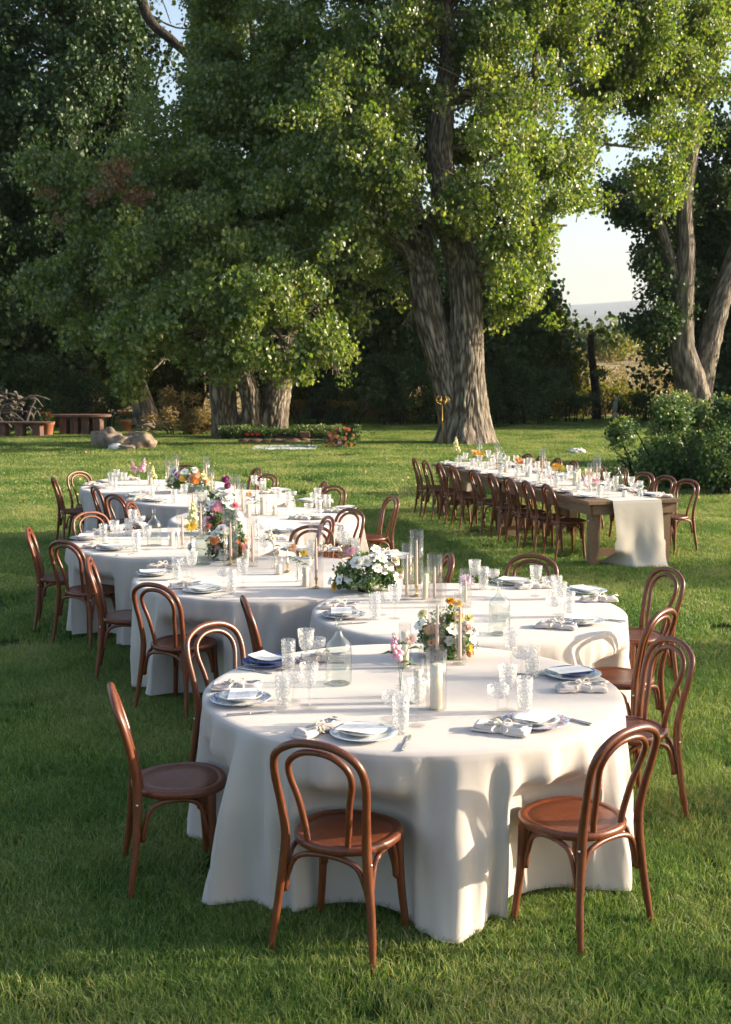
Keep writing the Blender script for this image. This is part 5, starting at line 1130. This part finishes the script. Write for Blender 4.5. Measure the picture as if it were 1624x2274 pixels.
for i, (x, Y, h) in enumerate(fl_t):
    rr = random.Random(i + 70); b = PY(x, 800, Y); b.z = terrain(b.x, Y); hh = h - b.z - 2.5
    tree('distant_tree', f'{["round", "olive", "broad", "pale", "low", "bushy", "small", "dim", "tall", "far", "hidden", "blurred"][i]} distant tree beyond the field, {["left of the snag top", "in the gap centre", "right in the gap", "behind the forked tree branches", "left side of the gap", "front row left", "front row right", "right behind leaves", "far right", "far left", "behind the huge tree", "behind the left trees"][i]}',
         [[(b.x, Y, b.z, .4), (b.x, Y, b.z + hh * .5, .3), (b.x, Y, b.z + hh * .8, .15)]], [(Vector((b.x + rr.uniform(-3, 3), Y + rr.uniform(-2, 2), b.z + hh * rr.uniform(.3, .8))), 0, 0, hh * rr.uniform(.22, .34)) for _ in range(6)], LFAR, 'olive_leaf' if i % 3 else 'pale_leaf', 10, 300 + i, 'distant trees beyond the field', rej=False, limb=0, segs=10)
LB = leafclump(60, .27, .062, 33, elong=.9, twigs=6)
for i, (x, y, w, h, m, lab) in enumerate([(1425, 1068, 1.3, .95, 'bush_leaf', 'left end of the leafy bushes on the right, nearest the wooden table'), (1500, 1085, 1.7, 1.35, 'bush_leaf', 'tall leafy garden bush right of the wooden table'), (1590, 1100, 1.7, 1.5, 'bush_leaf', 'leafy garden bush cut by the right edge'), (1590, 1035, 2.2, 1.5, 'pale_leaf', 'paler bush with drying tips behind the green one'), (1500, 1030, 1.6, 1.2, 'pale_leaf', 'pale-tipped bush rising behind the tall leafy one'), (1680, 1090, 1.8, 1.5, 'bush_leaf', 'leafy bush beyond the right edge')]):
    b = P(x, y); t = shrub(x, b.y, w, h, m, lab, LB, 260, 90 + i, 'garden_bush', base=b, grp='leafy bushes at the right of the lawn')
# snag
sn = mk('snag', 'bare broken tree stub standing against the olive brush', 'tree stump')
s_ = pth([(1326, 945, 52, .21), (1324, 880, 52, .18), (1318, 820, 52, .17), (1313, 780, 52, .14), (1314, 742, 52, .13)]); obj('trunk', barktube(s_, 30, 50, .08, 4, .2, 8).mesh('trunk', 'dark_bark'), sn)
# ------------------------------------------------------------------ garden things at the back
def stone(name, lab, x, y, sx, sy, sz, seed, m='stone', cat='rock', grp=None, rz=0):
    b = P(x, y); b.z = terrain(b.x, b.y); o = obj(name, MB().blob((0, 0, 0), sx / 2, sy / 2, sz / 2, 26, 18, .4, 1.7, seed).mesh(name, m), None, b + Vector((0, 0, sz * .38)), (0, 0, rz)); tag(o, lab, cat, grp)
for i, (x, y, sx, sz, lab) in enumerate([(244, 995, .75, .62, 'tallest rounded boulder beside the log stump'), (268, 998, .8, .45, 'flat boulder in the middle of the fire ring'), (290, 996, .7, .4, 'middle boulder with a pale top in the ring'), (316, 998, .75, .5, 'right-end boulder of the fire ring'), (256, 1001, .35, .22, 'small white stone before the boulders'), (282, 1001, .5, .2, 'low flat stone at the front of the ring'), (300, 990, .6, .45, 'boulder at the back of the ring'), (238, 985, .5, .5, 'rear boulder just behind the stump')]):
    stone('boulder', lab, x, y, sx, sx * .8, sz, i + 2, 'white_stone' if i == 4 else 'stone', grp='stones of the fire ring')
b = P(218, 993); t = tag(obj('log_stump', MB().lathe([(.20, 0), (.205, .02), (.20, .44), (.19, .455), (.0005, .46)], 22, wob=lambda a, z: 1 + .05 * math.sin(a * 3) + .03 * math.sin(a * 7)).mesh('log_stump', 'log_wood'), None, b), 'upright sawn log stump left of the boulders', 'log')
wd_ = MB(); r_ = random.Random(2)
for i in range(16): q = Vector((r_.uniform(-.6, .6), r_.uniform(-.3, .3), r_.uniform(.05, .5))); d = Vector((r_.uniform(-.5, .5), r_.uniform(-.2, .2), r_.uniform(-.05, .25))); wd_.tube([q, q + d * .5 + Vector((0, 0, .04)), q + d], [.035, .03, .015], 6)
tag(obj('firewood_pile', wd_.mesh('firewood_pile', 'log_wood'), None, P(312, 975)), 'jumble of twisted sticks behind the fire ring boulders', 'firewood', kind=None)
# stone bench, slabs, pots, root pile
def legs_bench(name, lab, x, y, w, d, h, th, npieces, seed, rz=0):
    b = P(x, y); t = mk(name, lab, 'bench'); t.location = b; t.rotation_euler.z = rz; r_ = random.Random(seed)
    mb = MB(); n = 20; ring = []
    for k in range(n):
        a = 2 * PI * k / n; c, s = math.cos(a), math.sin(a); rr = (abs(c) ** 5 + abs(s) ** 5) ** (-.2) * (1 + .04 * r_.gauss(0, 1)); ring.append((c * rr * w / 2, s * rr * d / 2))
    mb.grid(lambda i, j: (*[q * (1 if j in (1, 2) else .97) for q in ring[i]], h - th + [0, .01, th - .01, th][j]), n, 4, True); mb.f.append(tuple(range(n))[::-1]); mb.f.append(tuple(3 * n + i for i in range(n)))
    obj('slab', mb.mesh('slab', 'red_sandstone', 'auto'), t)
    for k in range(npieces): obj('support', MB().box(0, 0, 0, .8, .8, 1, .1 * k).box(.1, -.05, -.1, .9, .7, .8, -.2).mesh('support', 'red_sandstone', False), t, (w * (.5 - (k + .5) / npieces) * .78, 0, (h - th) / 2), (0, 0, 0), (.3, d * .8, (h - th) * 1.02))
legs_bench('stone_bench', 'long red sandstone slab bench in the shade at left', 180, 966, 1.95, .7, .70, .09, 4, 3)
legs_bench('stone_bench', 'thin low stone slab bench at the far left edge', 45, 970, 2.2, .6, .50, .05, 3, 6)
def pot(x, y, s, lab, flw):
    b = P(x, y); t = mk('terracotta_pot', lab, 'plant pot', 'terracotta pots'); t.location = b
    obj('pot', MB().lathe([(.14 * s, 0), (.15 * s, .02), (.19 * s, .30 * s), (.215 * s, .31 * s), (.22 * s, .38 * s), (.20 * s, .385 * s), (.18 * s, .33 * s), (.001, .32 * s)], 24).mesh('pot', 'terracotta'), t)
    o = scatter('plant', leafclump(40, .16 * s, .06, 5), [(r_.gauss(0, .1), r_.gauss(0, .1), .45 * s + r_.uniform(0, .12)) for _ in range(10)], [(0, 0, r_.uniform(0, 6)) for _ in range(10)], [1] * 10, 'dark_leaf', t); o['kind'] = 'stuff'
    for q in range(7): flower(t, 'ruffle', flw, (0, 0, .3), (r_.gauss(0, .13), -.1 + r_.gauss(0, .06), .52 * s + r_.uniform(0, .14)), .045, Vector((0, -1, .6)))
pot(104, 968, 1.25, 'large terracotta pot of red flowers between the two slab benches', 'red_petal'); pot(281, 958, 1.1, 'terracotta pot right of the long stone bench', 'red_petal')
rp = MB(); r_ = random.Random(8)
for i in range(70): q = Vector((r_.uniform(-.9, .9), r_.uniform(-.5, .5), r_.uniform(.1, 1.3))); d = Vector((r_.gauss(0, .4), r_.gauss(0, .2), r_.gauss(0, .3))); rp.tube(spline([q, q + d * .5 + Vector((0, 0, .15)), q + d], 6), [.055, .05, .045, .035, .025, .015], 7)
tag(obj('root_pile', rp.mesh('root_pile', 'grey_wood'), None, P(10, 966)), 'tangled pile of grey roots at the far left edge', 'wood pile')
# flower bed
fb = mk('flower_bed', 'leafy flower bed edged with stones at the foot of the triple cottonwood', 'flower bed')
c0 = P(620, 978); mb = MB(); mb.blob((c0.x, c0.y + 1.0, -.06), 2.4, 1.1, .22, 28, 8, .1).mesh; obj('soil', mb.mesh('soil', 'earth'), fb)
r_ = random.Random(12); pts = [(c0.x + r_.uniform(-1.9, 2.0), c0.y + .45 + r_.uniform(-.3, .9), .12 + r_.uniform(0, .22)) for _ in range(220)]
pts = [q for q in pts if not (-.95 < q[0] - c0.x < .5 and q[1] > c0.y + .6)]
o = scatter('ground_cover', leafclump(34, .18, .07, 6), pts, [(r_.gauss(0, .3), r_.gauss(0, .3), r_.uniform(0, 6)) for _ in pts], [r_.uniform(.7, 1.2) for _ in pts], 'bush_leaf', fb); o['kind'] = 'stuff'
pp = [q for q in pts if q[0] > c0.x + .6 or q[0] < c0.x - 1.0][::2]
o = scatter('variegated_leaves', leafclump(30, .16, .05, 7), [(x, y - .05, z + .05) for x, y, z in pp], [(0, 0, r_.uniform(0, 6)) for _ in pp], [1] * len(pp), 'pale_leaf', fb); o['kind'] = 'stuff'
for x, y, sx in [(545, 983, .4), (568, 984, .5), (590, 985, .35), (613, 984, .45), (632, 985, .3), (651, 983, .5), (676, 981, .35)]:
    p = P(x, y); obj('stone', MB().blob((0, 0, 0), sx / 2, .11, .075, 12, 8, .5, 2.5, x).mesh('stone', 'red_sandstone'), fb, p + Vector((0, 0, .045)))
for x, y, s in [(683, 976, .16), (677, 979, .2)]: obj('block', MB().box(0, 0, 0, .3, .2, s * .7).mesh('block', 'red_sandstone', False), fb, P(x, y) + Vector((0, .05, .2)))
for x, y in [(548, 971), (560, 974), (572, 972)]: p = PY(x, y, c0.y - .1); p.z = max(.2, p.z); flower(fb, 'ruffle', 'red_petal', p, p, .05, Vector((0, -1, .5)))
# blanket, low table, flower bush, gold stand, statue, white stones
mb = MB(); A, B_ = P(560, 999), P(702, 999)
mb.grid(lambda i, j: (A.x + (B_.x - A.x) * i / 59, A.y - .35 + j * .09 + .05 * math.sin(i * .3), .035 + .035 * max(0, noise.noise(Vector((i * .35, j * .5, 0)))) + .02 * max(0, noise.noise(Vector((i * .9, j * .9, 5))))), 60, 20)
tag(obj('picnic_blanket', mb.mesh('picnic_blanket', 'blanket')), 'rumpled grey-blue blanket spread on the lawn', 'blanket')
b = P(708, 994); t = mk('low_table', 'tiny black low table on the blanket end', 'table'); t.location = b
obj('tabletop', MB().lathe([(.26, .19), (.27, .195), (.27, .21), (.26, .215)], 24).mesh('tabletop', 'iron'), t)
for q in range(4): obj('leg', MB().tube([(.2 * (-1) ** q, .12 * (1 if q > 1 else -1), .19), (.23 * (-1) ** q, .14 * (1 if q > 1 else -1), 0)], .012, 6).mesh('leg', 'iron'), t)
t = mk('flower_bush', 'bushy stand of coral and peach dahlias on the lawn', 'flowers'); b = P(765, 995); r_ = random.Random(31)
pts = [(b.x + r_.gauss(0, .24), b.y + r_.gauss(0, .15), .1 + r_.random() * .42) for _ in range(70)] + [(b.x + .32 + r_.gauss(0, .08), b.y, .45 + r_.random() * .22) for _ in range(12)]
o = scatter('foliage', leafclump(30, .12, .055, 9), pts, [(0, 0, r_.uniform(0, 6)) for _ in pts], [1] * len(pts), 'bush_leaf', t); o['kind'] = 'stuff'
for q in range(34):
    x = r_.gauss(-.12, .2); z = r_.uniform(.08, .62 - abs(x) * .3); cc = ['coral_petal', 'peach_petal', 'blush_petal', 'orange_petal', 'coral_petal'][q % 5]; flower(t, 'dahlia' if q % 2 else 'ruffle', cc, b, b + Vector((x, -.26 + abs(x) * .2, z)), r_.uniform(.03, .065), Vector((x, -1, .5)))
b = P(982, 990); t = mk('gold_stand', 'slender gold stand with an openwork head against the huge trunk', 'stand'); t.location = b
obj('base', MB().lathe([(.14, 0), (.14, .015), (.03, .03), (.012, .06)], 20).mesh('base', 'old_gold'), t); obj('pole', MB().lathe([(.016, .02), (.016, .72), (.022, .73), (.022, .76), (.014, .77), (.014, 1.22)], 12).mesh('pole', 'old_gold'), t)
hb = MB()
for q in range(7):
    a = 2 * PI * q / 7; hb.tube(spline([(.03 * math.cos(a), .03 * math.sin(a), 1.2), (.16 * math.cos(a), .16 * math.sin(a), 1.26), (.20 * math.cos(a), .2 * math.sin(a), 1.36), (.12 * math.cos(a), .12 * math.sin(a), 1.45)], 9), [.016, .014, .012, .012, .012, .010, .008, .006, .004], 6)
hb.tube([(.15 * math.cos(2 * PI * k / 16), .15 * math.sin(2 * PI * k / 16), 1.3) for k in range(17)], .012, 6); obj('head', hb.mesh('head', 'old_gold'), t)
b = P(1366, 938); b.z = terrain(b.x, b.y); t = mk('garden_statue', 'small pale statue on a post before the right shrubs', 'statue'); t.location = b
obj('post', MB().lathe([(.13, 0), (.13, .25), (.09, .28), (.09, .36)], 14).mesh('post', 'white_stone'), t); sb = MB().blob((0, 0, .62), .10, .09, .26, 14, 10, .2, 2, 3); sb.blob((.01, -.02, .92), .075, .08, .09, 12, 8, .1); obj('figure', sb.mesh('figure', 'white_stone'), t)
for i, (x, w) in enumerate([(1273, .26), (1281, .34), (1289, .26)]): stone('white_stone', ['left', 'middle, largest', 'right'][i] + ' of three white stones on the far lawn', x, 1008, w, w, .17, i, 'white_stone', 'stone', 'white stones on the lawn')
r_ = random.Random(77); pts = []
for k in range(700):
    y = 20 + 32 * r_.random(); x = r_.uniform(-.3, .3) * y; pts.append((x, y, terrain(x, y) + .045))
tag(scatter('fallen_leaves', leafclump(1, .0, .09, 3), pts, [(0, 0, r_.uniform(0, 6)) for _ in pts], [r_.uniform(.5, 1.2) for _ in pts], 'leaf_litter'), 'scattered fallen yellow leaves on the lawn', 'fallen leaves', kind='stuff')
print('objects', len(bpy.data.objects), 'crown clumps', ncl, 'mesh tris', sum(len(m.polygons) for m in bpy.data.meshes))
